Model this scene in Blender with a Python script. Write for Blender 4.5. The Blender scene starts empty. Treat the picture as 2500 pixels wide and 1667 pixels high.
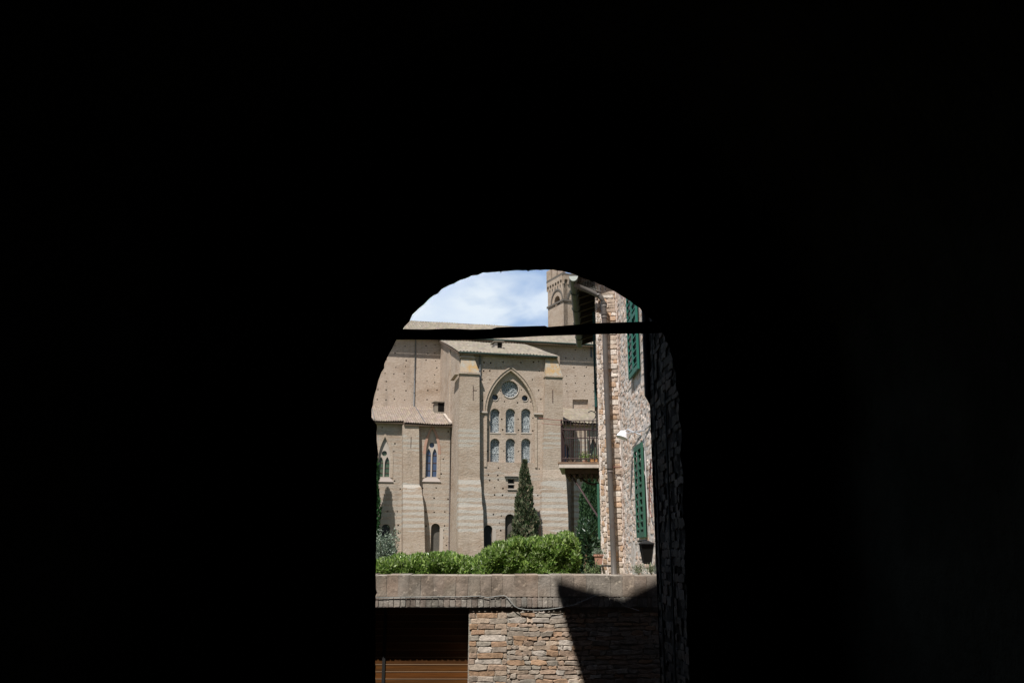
import bpy, math, random
from math import sin, cos, tan, pi, radians, sqrt, atan2
from mathutils import Vector, Matrix
from mathutils.geometry import delaunay_2d_cdt

random.seed(7)
SC = bpy.context.scene
COL = SC.collection

# ------------------------------------------------------------------ camera
F = 2100.0                      # focal length in pixels of the 2500 px wide photograph
PITCH = radians(14.0)
CAM = Vector((0, 0, 1.6))
cd = bpy.data.cameras.new('camera')
cam = bpy.data.objects.new('camera', cd); COL.objects.link(cam)
cam.location = CAM
cam.rotation_euler = (radians(90) + PITCH, 0, 0)
cd.sensor_width = 36.0
cd.lens = 36.0 * F / 2500.0
cd.clip_start = 0.05
cd.clip_end = 3000
SC.camera = cam

# ------------------------------------------------------------------ light
SUNV = Vector((-0.50, -1.0, 1.80))           # towards the sun
sl = bpy.data.lights.new('sun', 'SUN'); sl.energy = 5.0; sl.angle = radians(0.5); sl.color = (1.0, 0.955, 0.89)
so = bpy.data.objects.new('sun', sl); COL.objects.link(so)
so.rotation_euler = (-SUNV).to_track_quat('-Z', 'Y').to_euler()
so.location = (-10, -20, 40)
SC.view_settings.view_transform = 'Standard'
SC.view_settings.look = 'None'
SC.view_settings.gamma = 1.0
SC.view_settings.exposure = 0.38
SC.view_settings.use_curve_mapping = False

W = bpy.data.worlds.new('World'); SC.world = W; W.use_nodes = True
nt = W.node_tree; nt.nodes.clear()
def wn(t, **k):
    n = nt.nodes.new(t)
    for a, b in k.items(): setattr(n, a, b)
    return n
sky = wn('ShaderNodeTexSky', sky_type='NISHITA', sun_disc=False)
sky.sun_elevation = math.atan2(SUNV.z, math.hypot(SUNV.x, SUNV.y))
sky.sun_rotation = math.atan2(SUNV.x, SUNV.y) % (2 * pi)
sky.altitude = 300; sky.air_density = 1.0; sky.dust_density = 0.6; sky.ozone_density = 1.5
tc = wn('ShaderNodeTexCoord')
mp = wn('ShaderNodeMapping'); mp.inputs['Scale'].default_value = (1.0, 1.0, 2.0); mp.inputs['Location'].default_value = (9.9, 0.1, 0.13)
nt.links.new(tc.outputs['Generated'], mp.inputs['Vector'])
n1 = wn('ShaderNodeTexNoise'); n1.inputs['Scale'].default_value = 7.5; n1.inputs['Detail'].default_value = 8; n1.inputs['Roughness'].default_value = 0.52; n1.inputs['Distortion'].default_value = 0.35
nt.links.new(mp.outputs['Vector'], n1.inputs['Vector'])
cr = wn('ShaderNodeValToRGB'); cr.color_ramp.elements[0].position = 0.34; cr.color_ramp.elements[1].position = 0.52
nt.links.new(n1.outputs['Fac'], cr.inputs['Fac'])
n2 = wn('ShaderNodeTexNoise'); n2.inputs['Scale'].default_value = 9; n2.inputs['Detail'].default_value = 6
nt.links.new(mp.outputs['Vector'], n2.inputs['Vector'])
cc = wn('ShaderNodeValToRGB')
cc.color_ramp.elements[0].position = 0.35; cc.color_ramp.elements[0].color = (7.8, 9.6, 12.6, 1)
cc.color_ramp.elements[1].position = 0.62; cc.color_ramp.elements[1].color = (11.0, 12.2, 13.4, 1)
nt.links.new(n2.outputs['Fac'], cc.inputs['Fac'])
mx = wn('ShaderNodeMix', data_type='RGBA')
sp = wn('ShaderNodeSeparateXYZ'); nt.links.new(tc.outputs['Generated'], sp.inputs[0])
north = wn('ShaderNodeMapRange'); north.inputs[1].default_value = -0.1; north.inputs[2].default_value = 0.55     # clouds masked to the view side, clear behind to cut fill light
nt.links.new(sp.outputs[1], north.inputs[0])
cm = wn('ShaderNodeMath', operation='MULTIPLY'); nt.links.new(cr.outputs['Color'], cm.inputs[0]); nt.links.new(north.outputs[0], cm.inputs[1])
nt.links.new(cm.outputs[0], mx.inputs[0]); veil = wn('ShaderNodeMix', data_type='RGBA')     # added blue veil, brightens the clear sky on the view side
vm = wn('ShaderNodeMath', operation='MULTIPLY'); vm.inputs[1].default_value = 0.8; nt.links.new(north.outputs[0], vm.inputs[0]); nt.links.new(vm.outputs[0], veil.inputs[0])
nt.links.new(sky.outputs['Color'], veil.inputs[6]); veil.inputs[7].default_value = (4.0, 6.6, 11.2, 1)
nt.links.new(veil.outputs[2], mx.inputs[6]); nt.links.new(cc.outputs['Color'], mx.inputs[7])
bg = wn('ShaderNodeBackground'); bg.inputs['Strength'].default_value = 0.055
nt.links.new(mx.outputs[2], bg.inputs['Color'])
wo = wn('ShaderNodeOutputWorld'); nt.links.new(bg.outputs['Background'], wo.inputs['Surface'])

# ------------------------------------------------------------------ rays: a pixel of the photograph onto a real plane
def ray(px, py):
    x = (px - 1250.0) / F; y = -(py - 833.5) / F
    return Vector((x, cos(PITCH) - y * sin(PITCH), sin(PITCH) + y * cos(PITCH)))
def onplane(px, py, p0, n):
    d = ray(px, py); n = Vector(n)
    t = (Vector(p0) - CAM).dot(n) / d.dot(n)
    return CAM + d * t
def atY(px, py, Y): return onplane(px, py, (0, Y, 0), (0, 1, 0))

CH_O = Vector((0, 105, 0)); CH_T = radians(12)
CU = Vector((cos(CH_T), sin(CH_T), 0)); CW = Vector((-sin(CH_T), cos(CH_T), 0))
def P(px, py, w):                           # pixel -> (u, z) on the church plane at depth w
    q = onplane(px, py, CH_O + CW * w, CW) - CH_O
    return (q.dot(CU), q.z)

# ------------------------------------------------------------------ mesh builder
class MB:
    def __init__(s): s.v = []; s.f = []; s.c = []
    def add(s, vs, fs, col=None):
        b = len(s.v); s.v += [tuple(v) for v in vs]
        for f in fs: s.f.append([b + i for i in f]); s.c.append(col or (1, 1, 1, 1))
    def box(s, a, b, col=None):
        x0, y0, z0 = [min(a[i], b[i]) for i in range(3)]; x1, y1, z1 = [max(a[i], b[i]) for i in range(3)]
        vs = [(x0,y0,z0),(x1,y0,z0),(x1,y1,z0),(x0,y1,z0),(x0,y0,z1),(x1,y0,z1),(x1,y1,z1),(x0,y1,z1)]
        s.add(vs, [(0,3,2,1),(4,5,6,7),(0,1,5,4),(1,2,6,5),(2,3,7,6),(3,0,4,7)], col)
    def hexa(s, vs, col=None):              # 4 bottom, 4 top
        s.add(vs, [(0,3,2,1),(4,5,6,7),(0,1,5,4),(1,2,6,5),(2,3,7,6),(3,0,4,7)], col)
    def tube(s, pts, r, n=8, col=None, cap=True):
        pts = [Vector(p) for p in pts]; rings = []
        for i, p in enumerate(pts):
            d = (pts[min(i+1, len(pts)-1)] - pts[max(i-1, 0)])
            if d.length < 1e-9: d = Vector((0,0,1))
            d.normalize()
            up = Vector((0, 0, 1)) if abs(d.z) < 0.9 else Vector((0, 1, 0))
            a = d.cross(up).normalized(); b = d.cross(a).normalized()
            rr = r[i] if isinstance(r, (list, tuple)) else r
            rings.append([p + (a * cos(2*pi*k/n) + b * sin(2*pi*k/n)) * rr for k in range(n)])
        vs = [v for g in rings for v in g]; fs = []
        for i in range(len(pts)-1):
            for k in range(n):
                fs.append((i*n+k, i*n+(k+1) % n, (i+1)*n+(k+1) % n, (i+1)*n+k))
        if cap: fs += [tuple(range(n)), tuple(reversed(range((len(pts)-1)*n, len(pts)*n)))]
        s.add(vs, fs, col)
    def build(s, name, mat=None, parent=None, smooth=False):
        me = bpy.data.meshes.new(name); me.from_pydata(s.v, [], s.f); me.update()
        ca = me.color_attributes.new('col', 'FLOAT_COLOR', 'CORNER')
        flat = []
        for f, c in zip(s.f, s.c):
            for _ in f: flat.extend(c)
        ca.data.foreach_set('color', flat)
        if mat: me.materials.append(mat)
        if smooth: me.polygons.foreach_set('use_smooth', [True] * len(me.polygons))
        o = bpy.data.objects.new(name, me); COL.objects.link(o)
        if parent: o.parent = parent
        return o

def inpoly(p, poly):
    x, y = p; r = False; n = len(poly)
    for i in range(n):
        x0, y0 = poly[i]; x1, y1 = poly[(i+1) % n]
        if (y0 > y) != (y1 > y) and x < (x1-x0)*(y-y0)/(y1-y0)+x0: r = not r
    return r

def panel(mb, outer, holes, fn, t=0.0, col=None, reveal=True, back=True):
    """outer, holes: loops of 2D points; fn(a, b, d) -> 3D at depth d behind the face; t: thickness."""
    pts = []; edges = []
    for lp in [outer] + holes:
        b = len(pts); pts += [Vector(p) for p in lp]
        edges += [(b+i, b+(i+1) % len(lp)) for i in range(len(lp))]
    vs, es, fs, *_ = delaunay_2d_cdt(pts, edges, [], 1, 1e-5)
    keep = []
    for f in fs:
        c = sum((vs[i] for i in f), Vector((0, 0))) / len(f)
        if any(inpoly(c, h) for h in holes): continue
        if not inpoly(c, outer): continue
        keep.append(tuple(f))
    mb.add([fn(v.x, v.y, 0) for v in vs], keep, col)
    if t > 0:
        if back: mb.add([fn(v.x, v.y, t) for v in vs], [tuple(reversed(f)) for f in keep], col)
        if reveal:
            for lp in [outer] + holes:
                n = len(lp)
                mb.add([fn(p[0], p[1], 0) for p in lp] + [fn(p[0], p[1], t) for p in lp],
                       [(i, (i+1) % n, n+(i+1) % n, n+i) for i in range(n)], col)

def tag(o, label=None, cat=None, group=None, kind=None):
    if label: o['label'] = label
    if cat: o['category'] = cat
    if group: o['group'] = group
    if kind: o['kind'] = kind
    return o
def empty(name, loc=(0, 0, 0), rz=0.0):
    o = bpy.data.objects.new(name, None); COL.objects.link(o); o.location = loc; o.rotation_euler = (0, 0, rz)
    o.empty_display_size = 0.2
    return o
def put(o, root):                            # parent a mesh built in world coordinates under an unrotated empty
    o.parent = root; o.location = -Vector(root.location); return o

# ------------------------------------------------------------------ materials
def mat(name, base=(0.5, 0.5, 0.5), rough=0.9, metal=0.0, attr=0.0, noises=(), bump=(), spec=0.3, brick=None, bands=None, streak=None):
    """noises: (scale xyz, colour, low, high, strength) painted one after another; attr: how much of the face colour attribute multiplies in"""
    m = bpy.data.materials.new(name); m.use_nodes = True; t = m.node_tree; N = t.nodes; L = t.links
    b = N['Principled BSDF']; b.inputs['Roughness'].default_value = rough; b.inputs['Metallic'].default_value = metal
    b.inputs['Specular IOR Level'].default_value = spec
    co = N.new('ShaderNodeTexCoord')
    rgb = N.new('ShaderNodeRGB'); rgb.outputs[0].default_value = (*base, 1); cur = rgb.outputs[0]
    def mix(fac, a, bb, mode='MIX'):
        x = N.new('ShaderNodeMix'); x.data_type = 'RGBA'; x.blend_type = mode
        if hasattr(fac, 'links'): L.new(fac, x.inputs[0])
        else: x.inputs[0].default_value = fac
        for s_, i in ((a, 6), (bb, 7)):
            if hasattr(s_, 'links'): L.new(s_, x.inputs[i])
            else: x.inputs[i].default_value = (*s_[:3], 1)
        return x.outputs[2]
    if brick:
        sc, bw, bh, c1, c2, cm, ms = brick
        mpn = N.new('ShaderNodeMapping'); mpn.inputs['Rotation'].default_value = (radians(90), 0, 0)
        L.new(co.outputs['Object'], mpn.inputs['Vector'])
        # use (x+y, z) so that every upright face gets courses
        sep = N.new('ShaderNodeSeparateXYZ'); L.new(co.outputs['Object'], sep.inputs[0])
        ad = N.new('ShaderNodeMath'); ad.operation = 'ADD'; L.new(sep.outputs[0], ad.inputs[0]); L.new(sep.outputs[1], ad.inputs[1])
        cb = N.new('ShaderNodeCombineXYZ'); L.new(ad.outputs[0], cb.inputs[0]); L.new(sep.outputs[2], cb.inputs[1])
        br = N.new('ShaderNodeTexBrick'); L.new(cb.outputs[0], br.inputs['Vector'])
        br.inputs['Scale'].default_value = sc; br.inputs['Brick Width'].default_value = bw; br.inputs['Row Height'].default_value = bh
        br.inputs['Mortar Size'].default_value = ms
        br.inputs['Color1'].default_value = (*c1, 1); br.inputs['Color2'].default_value = (*c2, 1); br.inputs['Mortar'].default_value = (*cm, 1)
        cur = br.outputs['Color']
    for sc, colr, lo, hi, st in noises:
        mpn = N.new('ShaderNodeMapping'); mpn.inputs['Scale'].default_value = sc if isinstance(sc, tuple) else (sc, sc, sc)
        mpn.inputs['Location'].default_value = (random.random()*30, random.random()*30, random.random()*30)
        L.new(co.outputs['Object'], mpn.inputs['Vector'])
        nz = N.new('ShaderNodeTexNoise'); nz.inputs['Scale'].default_value = 1.0; nz.inputs['Detail'].default_value = 5; nz.inputs['Roughness'].default_value = 0.62
        L.new(mpn.outputs[0], nz.inputs['Vector'])
        mr = N.new('ShaderNodeMapRange'); mr.inputs[1].default_value = lo; mr.inputs[2].default_value = hi; mr.inputs[4].default_value = st
        L.new(nz.outputs['Fac'], mr.inputs[0])
        cur = mix(mr.outputs[0], cur, colr)
    if bands:
        # bands: list of (z0, z1, period, colour, amount): pale stone courses between z0 and z1
        sep = N.new('ShaderNodeSeparateXYZ'); L.new(co.outputs['Object'], sep.inputs[0])
        wob = N.new('ShaderNodeTexNoise'); wob.inputs['Scale'].default_value = 0.35; wob.inputs['Detail'].default_value = 3
        L.new(co.outputs['Object'], wob.inputs['Vector'])
        chop_m = N.new('ShaderNodeMapping'); chop_m.inputs['Scale'].default_value = (0.35, 0.35, 1.9); L.new(co.outputs['Object'], chop_m.inputs['Vector'])
        chop = N.new('ShaderNodeTexNoise'); chop.inputs['Scale'].default_value = 1.0; chop.inputs['Detail'].default_value = 4; L.new(chop_m.outputs[0], chop.inputs['Vector'])
        def mth(op, a, bb, c=None):
            x = N.new('ShaderNodeMath'); x.operation = op
            for s_, i in ((a, 0), (bb, 1), (c, 2)):
                if s_ is None: continue
                if hasattr(s_, 'links'): L.new(s_, x.inputs[i])
                else: x.inputs[i].default_value = s_
            return x.outputs[0]
        for z0, z1, per, colr, am in bands:
            zz = sep.outputs[2]
            sn = mth('SINE', mth('MULTIPLY', zz, 2*pi/per), None)
            v = mth('ADD', mth('MULTIPLY', sn, 0.5), mth('MULTIPLY', mth('SUBTRACT', chop.outputs['Fac'], 0.5), 2.2))
            v = mth('GREATER_THAN', v, -0.05)
            edge = mth('ADD', zz, mth('MULTIPLY', mth('SUBTRACT', wob.outputs['Fac'], 0.5), 2.0))
            inn = mth('MULTIPLY', mth('GREATER_THAN', edge, z0), mth('LESS_THAN', edge, z1))
            cur = mix(mth('MULTIPLY', mth('MULTIPLY', v, inn), am), cur, colr)
    if attr > 0:
        at = N.new('ShaderNodeAttribute'); at.attribute_name = 'col'
        cur = mix(attr, cur, at.outputs['Color'], 'MULTIPLY')
    L.new(cur, b.inputs['Base Color'])
    if bump:
        last = None
        for sc, dist in bump:
            mpn = N.new('ShaderNodeMapping'); mpn.inputs['Scale'].default_value = sc if isinstance(sc, tuple) else (sc, sc, sc)
            L.new(co.outputs['Object'], mpn.inputs['Vector'])
            nz = N.new('ShaderNodeTexNoise'); nz.inputs['Scale'].default_value = 1; nz.inputs['Detail'].default_value = 6; nz.inputs['Roughness'].default_value = 0.65
            L.new(mpn.outputs[0], nz.inputs['Vector'])
            bp = N.new('ShaderNodeBump'); bp.inputs['Distance'].default_value = dist; bp.inputs['Strength'].default_value = 1
            L.new(nz.outputs['Fac'], bp.inputs['Height'])
            if last: L.new(last, bp.inputs['Normal'])
            last = bp.outputs[0]
        L.new(last, b.inputs['Normal'])
    return m

STONE = (0.46, 0.44, 0.405)
def church_mat(name, bands=None, base=(0.425, 0.348, 0.288), extra=()):
    return mat(name, base, 0.95, noises=(
        ((0.12, 0.12, 0.16), (0.44, 0.368, 0.305), 0.40, 0.62, 0.8),
        ((0.30, 0.30, 0.55), (0.30, 0.222, 0.165), 0.48, 0.68, 0.8),
        ((1.2, 1.2, 4.5), (0.27, 0.19, 0.125), 0.48, 0.75, 0.55),
        ((2.2, 2.2, 6.0), (0.50, 0.43, 0.345), 0.50, 0.72, 0.6),
        ((4.5, 4.5, 7.0), (0.24, 0.18, 0.13), 0.50, 0.70, 0.55),
        ((0.8, 0.8, 0.08), (0.21, 0.175, 0.145), 0.54, 0.74, 0.55)) + tuple(extra),
        bump=((5.0, 0.05), ((2, 2, 9), 0.04)), bands=bands, spec=0.1)
zb1, zb0 = P(1200, 1228, 0)[1], P(1200, 1296, 0)[1]
zc1, zc0 = P(1150, 1046, -1)[1], P(1150, 1088, -1)[1]
M_main = church_mat('church brick high wall')
M_front = church_mat('church brick with pale courses', bands=[(zb0, zb1+1.2, 0.78, STONE, 0.65), (zb1+2.6, zb1+3.6, 0.7, (0.39,0.37,0.33), 0.5)])
M_but = church_mat('buttress brick with pale courses', bands=[(zb0, zb1+1.2, 0.72, STONE, 0.7), (zc0, zc1, 0.62, (0.42,0.40,0.36), 0.7), (zb1+1.6, zb1+3.0, 0.9, STONE, 0.7)], base=(0.39, 0.315, 0.255))
M_but_cap = mat('buttress cap lichen', (0.38, 0.30, 0.225), 0.95, noises=(((0.5,0.5,0.35),(0.44,0.27,0.10),0.42,0.60,0.75), ((1.5,1.5,1.5),(0.36,0.35,0.31),0.45,0.6,0.8)), bump=((5,0.05),))
M_side = church_mat('side chapel brick', bands=[(zb0-0.4, zb1+0.8, 0.80, (0.39,0.365,0.325), 0.65), (zc0-6, zc1+2.5, 0.66, (0.40,0.375,0.335), 0.35)], base=(0.38, 0.315, 0.26))
M_stone_trim = mat('pale stone trim', (0.44, 0.385, 0.335), 0.85, noises=((2.0,(0.4,0.35,0.3),0.5,0.7,0.5),))
M_ledge = church_mat('moulding brick', base=(0.44,0.355,0.285))
M_hood = mat('pink terracotta moulding', (0.40, 0.24, 0.18), 0.9, noises=((1.5,(0.33,0.22,0.17),0.4,0.6,0.6),))
M_dark = mat('dark interior', (0.012, 0.011, 0.010), 1.0, spec=0.0)
M_tile = mat('weathered grey roof tiles', (0.24, 0.21, 0.175), 0.95, attr=1.0, noises=((0.25,(0.20,0.185,0.155),0.4,0.65,0.7),(1.6,(0.28,0.24,0.19),0.5,0.7,0.5),(3.0,(0.11,0.10,0.085),0.55,0.75,0.6)), spec=0.1)
M_tile_pink = mat('pink roof tiles', (0.25, 0.205, 0.175), 0.95, attr=1.0, noises=((0.4,(0.26,0.225,0.195),0.4,0.65,0.7),(3.0,(0.17,0.135,0.115),0.5,0.75,0.5)), spec=0.1)
M_pipe_grey = mat('zinc grey pipe', (0.12, 0.13, 0.14), 0.6, noises=((4,(0.14,0.13,0.12),0.4,0.7,0.5),))
M_gutter_dark = mat('dark green gutter', (0.03, 0.05, 0.04), 0.5)

def tracery(name, cellsize, dark=(0.02, 0.032, 0.045), lead=(0.42, 0.45, 0.46), width=0.07):
    m = bpy.data.materials.new(name); m.use_nodes = True; t = m.node_tree; N = t.nodes; L = t.links
    b = N['Principled BSDF']; b.inputs['Roughness'].default_value = 0.35
    co = N.new('ShaderNodeTexCoord'); mpn = N.new('ShaderNodeMapping'); mpn.inputs['Scale'].default_value = (cellsize, 0.0, cellsize*0.75)
    L.new(co.outputs['Object'], mpn.inputs[0])
    vo = N.new('ShaderNodeTexVoronoi'); vo.feature = 'DISTANCE_TO_EDGE'; vo.inputs['Scale'].default_value = 1; L.new(mpn.outputs[0], vo.inputs['Vector'])
    mr = N.new('ShaderNodeMapRange'); mr.inputs[1].default_value = width; mr.inputs[2].default_value = width*1.8; mr.inputs[3].default_value = 1; mr.inputs[4].default_value = 0
    L.new(vo.outputs['Distance'], mr.inputs[0])
    v2 = N.new('ShaderNodeTexVoronoi'); v2.inputs['Scale'].default_value = 1; L.new(mpn.outputs[0], v2.inputs['Vector'])
    x0 = N.new('ShaderNodeMix'); x0.data_type = 'RGBA'; L.new(v2.outputs['Color'], x0.inputs[0]); x0.inputs[6].default_value = (*dark, 1); x0.inputs[7].default_value = (0.08, 0.10, 0.115, 1)
    x = N.new('ShaderNodeMix'); x.data_type = 'RGBA'; L.new(mr.outputs[0], x.inputs[0]); L.new(x0.outputs[2], x.inputs[6]); x.inputs[7].default_value = (*lead, 1)
    L.new(x.outputs[2], b.inputs['Base Color'])
    return m
M_trac = tracery('leaded glass', 5.5)
M_lead = mat('pale lead line', (0.38, 0.41, 0.42), 0.6)
M_glass_dark = mat('dark window glass', (0.02, 0.026, 0.035), 0.12, spec=0.6)
M_glass_blue = mat('blue window glass', (0.055, 0.085, 0.16), 0.25, spec=0.5, noises=(((2.0,2.0,2.0),(0.09,0.10,0.15),0.45,0.6,0.6),))
M_glass_green = mat('green window glass', (0.05, 0.09, 0.055), 0.25, spec=0.5, noises=(((2.0,2.0,2.0),(0.12,0.15,0.10),0.45,0.6,0.6),))
M_grille = mat('grey window mesh', (0.11, 0.10, 0.085), 0.8, noises=((5,(0.07,0.065,0.06),0.4,0.6,0.6),))

# ------------------------------------------------------------------ ground
def ground():
    mb = MB()
    ys = [12.35, 16, 20, 26, 34, 44, 60, 80, 95, 130, 200, 400, 1200]
    zs = [1.12, 1.12, 1.05, 0.3, -1.5, -3.0, -4.5, -5.4, -6.0, -6.0, -6.0, -6.0, -6.0]
    xs = [-1200, -300, -80, -40, -20, -10, -5, -2, 0, 2, 5, 10, 20, 40, 80, 300, 1200]
    for y, z in zip(ys, zs):
        for x in xs:
            k = 0 if y < 13 else 0.15
            mb.v.append((x, y, z + random.uniform(-k, k)*min(1, abs(y)/60)))
    n = len(xs)
    for j in range(len(ys)-1):
        for i in range(n-1):
            mb.f.append([j*n+i, j*n+i+1, (j+1)*n+i+1, (j+1)*n+i]); mb.c.append((1,1,1,1))
    g = mb.build('ground', mat('garden soil and grass', (0.07,0.10,0.03), 1.0, noises=((0.3,(0.12,0.10,0.06),0.45,0.6,0.8),(3.0,(0.04,0.07,0.02),0.45,0.6,0.6)), bump=((6,0.05),)))
    tag(g, 'green garden slope falling away behind the wall towards the church', kind='structure')
    mb = MB()
    mb.add([(-30,-6,0),(30,-6,0),(30,3,0),(-30,3,0),(30,7.6,-0.6),(-30,7.6,-0.6),(30,12.5,-1.6),(-30,12.5,-1.6)], [(0,1,2,3),(3,2,4,5),(5,4,6,7)])
    s = mb.build('street', mat('grey street paving', (0.10,0.095,0.085), 0.9, brick=(1.0,0.5,0.25,(0.06,0.055,0.05),(0.045,0.042,0.04),(0.03,0.03,0.03),0.01), bump=((8,0.01),)))
    tag(s, 'grey stone paved street sloping down through the dark passage', kind='structure')
ground()

# ------------------------------------------------------------------ passage building with the arch the photo is taken through
M_passage_shade = mat('shade-toned passage masonry', (0.055, 0.06, 0.05), 1.0, spec=0.0, bump=((6,0.03),), noises=((1.5,(0.03,0.033,0.027),0.4,0.6,0.8),))  # near-black base colour stands in for the darkness of the passage
M_outb = mat('darkened street brick', (0.3,0.2,0.14), 0.95, brick=(1.0,0.26,0.075,(0.10,0.07,0.05),(0.08,0.055,0.04),(0.07,0.065,0.06),0.008), bump=((9,0.01),), spec=0.1)  # tones darkened to cut bounce light in the street
ARCH = [(917,1790),(917,1482),(918,1400),(918,1368),(920,1283),(919.6,1130),(922,1110),(921,1084),(920,1065),(919.6,1038),(913,1031),(907,1025),(907,999),
        (910,989),(915,965),(920,948),(923,929),(928,921),(935,897),(942.6,880),(951,863),(958,851),(968,830),(987,798),(999,785),(1007,768),(1022.6,752),(1034,744),
        (1045,732),(1060,720),(1068,717),(1079,706),(1091,698),(1108,692),(1125,684),(1152,673),(1166,671),(1179,666),(1200,664.5),(1219,663),(1222,665.5),(1226,663),(1257.6,661),(1285,660.5),(1289,662),(1294,660),
        (1320,659),(1350,659),(1372,662),(1395,667),(1412,674),(1430,680),(1450,687),(1463,693),(1475,697),(1488,706),(1499,711),(1512,720),(1525,727),(1538,735),(1550,745),(1561.6,752),(1573,766),
        (1592,780),(1608,795),(1619,814),(1632,840),(1639,870),(1650,900),(1650,940),(1659,975),(1656,1010),(1665,1060),(1660,1110),(1669,1160),(1666,1230),(1674,1300),(1671,1380),(1678,1450),(1675,1530),(1682,1600),(1684,1790)]
YI, YO = 7.0, 7.6
passage = empty('passage_building', (0, 7.0, 0))
tag(passage, 'unlit masonry passage whose rough round arch frames the view', 'archway')
ra = random.Random(17); fine = []
for (a, b), (c, d) in zip(ARCH, ARCH[1:]):
    L_ = math.hypot(c-a, d-b); n_ = max(1, int(L_/9))
    for k in range(n_):
        t = k/n_; j = ra.uniform(-.9, .9) + (ra.uniform(1.5, 3.5) if ra.random() < .06 else 0)
        nx, ny = -(d-b)/L_, (c-a)/L_
        fine.append((a+(c-a)*t + nx*j, b+(d-b)*t + ny*j))
fine.append(ARCH[-1])
arch2 = [(p.x, p.z) for p in (atY(a, b, YI) for a, b in fine)]
cx = sum(p[0] for p in arch2)/len(arch2)
def spl(p): return (cx + (p[0]-cx)*1.12, 1.0 + (p[1]-1.0)*1.10 if p[1] > 1.0 else p[1]-0.05)
arch_out = [spl(p) for p in arch2]
zlow = -3.0
def closed(lp, zl):                       # opening runs down to the floor
    l = list(lp); l[0] = (l[0][0], zl); l[-1] = (l[-1][0], zl); return l
ai = closed(arch2, -1.2); ao = closed(arch_out, -1.2)
mb = MB()
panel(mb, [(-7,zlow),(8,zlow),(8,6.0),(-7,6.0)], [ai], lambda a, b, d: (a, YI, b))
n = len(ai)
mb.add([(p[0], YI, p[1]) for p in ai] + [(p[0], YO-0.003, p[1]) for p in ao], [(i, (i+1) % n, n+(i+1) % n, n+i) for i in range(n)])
put(mb.build('arch_wall', M_passage_shade), passage)
mb = MB()
panel(mb, [(-7,zlow),(8,zlow),(8,6.0),(-7,6.0)], [ao], lambda a, b, d: (a, YO, b))
put(mb.build('outer_wall', M_outb), passage)
# inside: side walls and barrel vault, closed behind the camera
mb = MB()
prof = [(-2.3,-1.5),(-2.3,2.6)] + [(0.05+2.35*cos(pi-pi*k/14), 2.6+2.6*sin(pi*k/14)) for k in range(1, 14)] + [(2.4,2.6),(2.4,-1.5)]
m_ = len(prof)
mb.add([(p[0], -4, p[1]) for p in prof] + [(p[0], YI+0.05, p[1]) for p in prof], [(i, i+1, m_+i+1, m_+i) for i in range(m_-1)])
mb.add([(p[0], -4, p[1]) for p in prof], [tuple(range(m_))])
put(mb.build('vault', M_passage_shade), passage)
# upper storeys (they throw the shadow over the right of the wall opposite)
dY = 12.0 - 7.9
def caster(px, py):
    q = atY(px, py, 12.0); return (q.x + SUNV.x*dY, q.z + SUNV.z*dY)
cA, cB, cC = caster(1362, 1431), caster(1522, 1476), caster(1604, 1433)
mb = MB()
mb.box((-7, -6, 6.003), (8, YO, 6.4))
mb.box((cA[0]+0.5, -6, 6.4), (8, YO-0.01, cB[1]-0.25))
mb.box((cC[0]+0.02, -6, 6.4), (8, YO-0.02, 13))  # unseen tall block, added to keep the near right wall in shade
mb.box((-18, -6, -3), (-7.003, YO-.05, 6.8)); mb.box((-18, YO-.04, -3), (-8.2, 15, 8.5)); mb.box((8.003,-6,-3),(16,YO-.05,13))  # unseen blocks added to shut out skylight along the street
put(mb.build('upper_wall_and_blockers', M_outb), passage)
mb = MB()
prof = [cA, cB, (cC[0], cC[1]), (cC[0]+0.3, cC[1]+0.1)]
for i in range(len(prof)-1):
    a, b = prof[i], prof[i+1]
    mb.hexa([(a[0],-6,a[1]-.14),(b[0],-6,b[1]-.14),(b[0],7.9,b[1]-.14),(a[0],7.9,a[1]-.14),(a[0],-6,a[1]),(b[0],-6,b[1]),(b[0],7.9,b[1]),(a[0],7.9,a[1])])
mb.box((cC[0]-.05, -6.2, 13), (8.3, 7.9, 13.2)); mb.box((-7.3, -6.2, 6.4), (cA[0]+0.45, 7.75, 6.6))
put(mb.build('roof', mat('brown roof underside', (0.10,0.06,0.04), 0.9)), passage)

# beam across the arch
mb = MB()
top = [(880,803),(985,803),(1040,804),(1100,802),(1150,804),(1200,803),(1212,799),(1260,797),(1330,795),(1337,798),(1400,793),(1450,789),(1500,787),(1580,785),(1640,783)]
bot = [829, 829, 829, 830, 829, 827, 826, 824, 820, 820, 818, 816, 815, 814, 812]
for yy in (6.86, 6.98): mb.v += [tuple(atY(a, b, yy)) for a, b in top] + [tuple(atY(a[0], b, yy)) for a, b in zip(top, bot)]
k = len(top)
for i in range(k-1):
    for q in ((i, i+1, k+i+1, k+i), (2*k+i+1, 2*k+i, 3*k+i, 3*k+i+1), (i+1, i, 2*k+i, 2*k+i+1), (k+i, k+i+1, 3*k+i+1, 3*k+i)): mb.f.append(list(q)); mb.c.append((1,1,1,1))
mb.f += [[0, k, 3*k, 2*k], [k-1, 3*k-1, 4*k-1, 2*k-1]]; mb.c += [(1,1,1,1)]*2
tag(mb.build('timber_beam', mat('blackened timber', (0.02,0.016,0.012), 1.0, spec=0.0, bump=(((2,12,12),0.01),))), 'dark rough timber beam spanning the arch opening just below its crown', 'beam')

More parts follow.
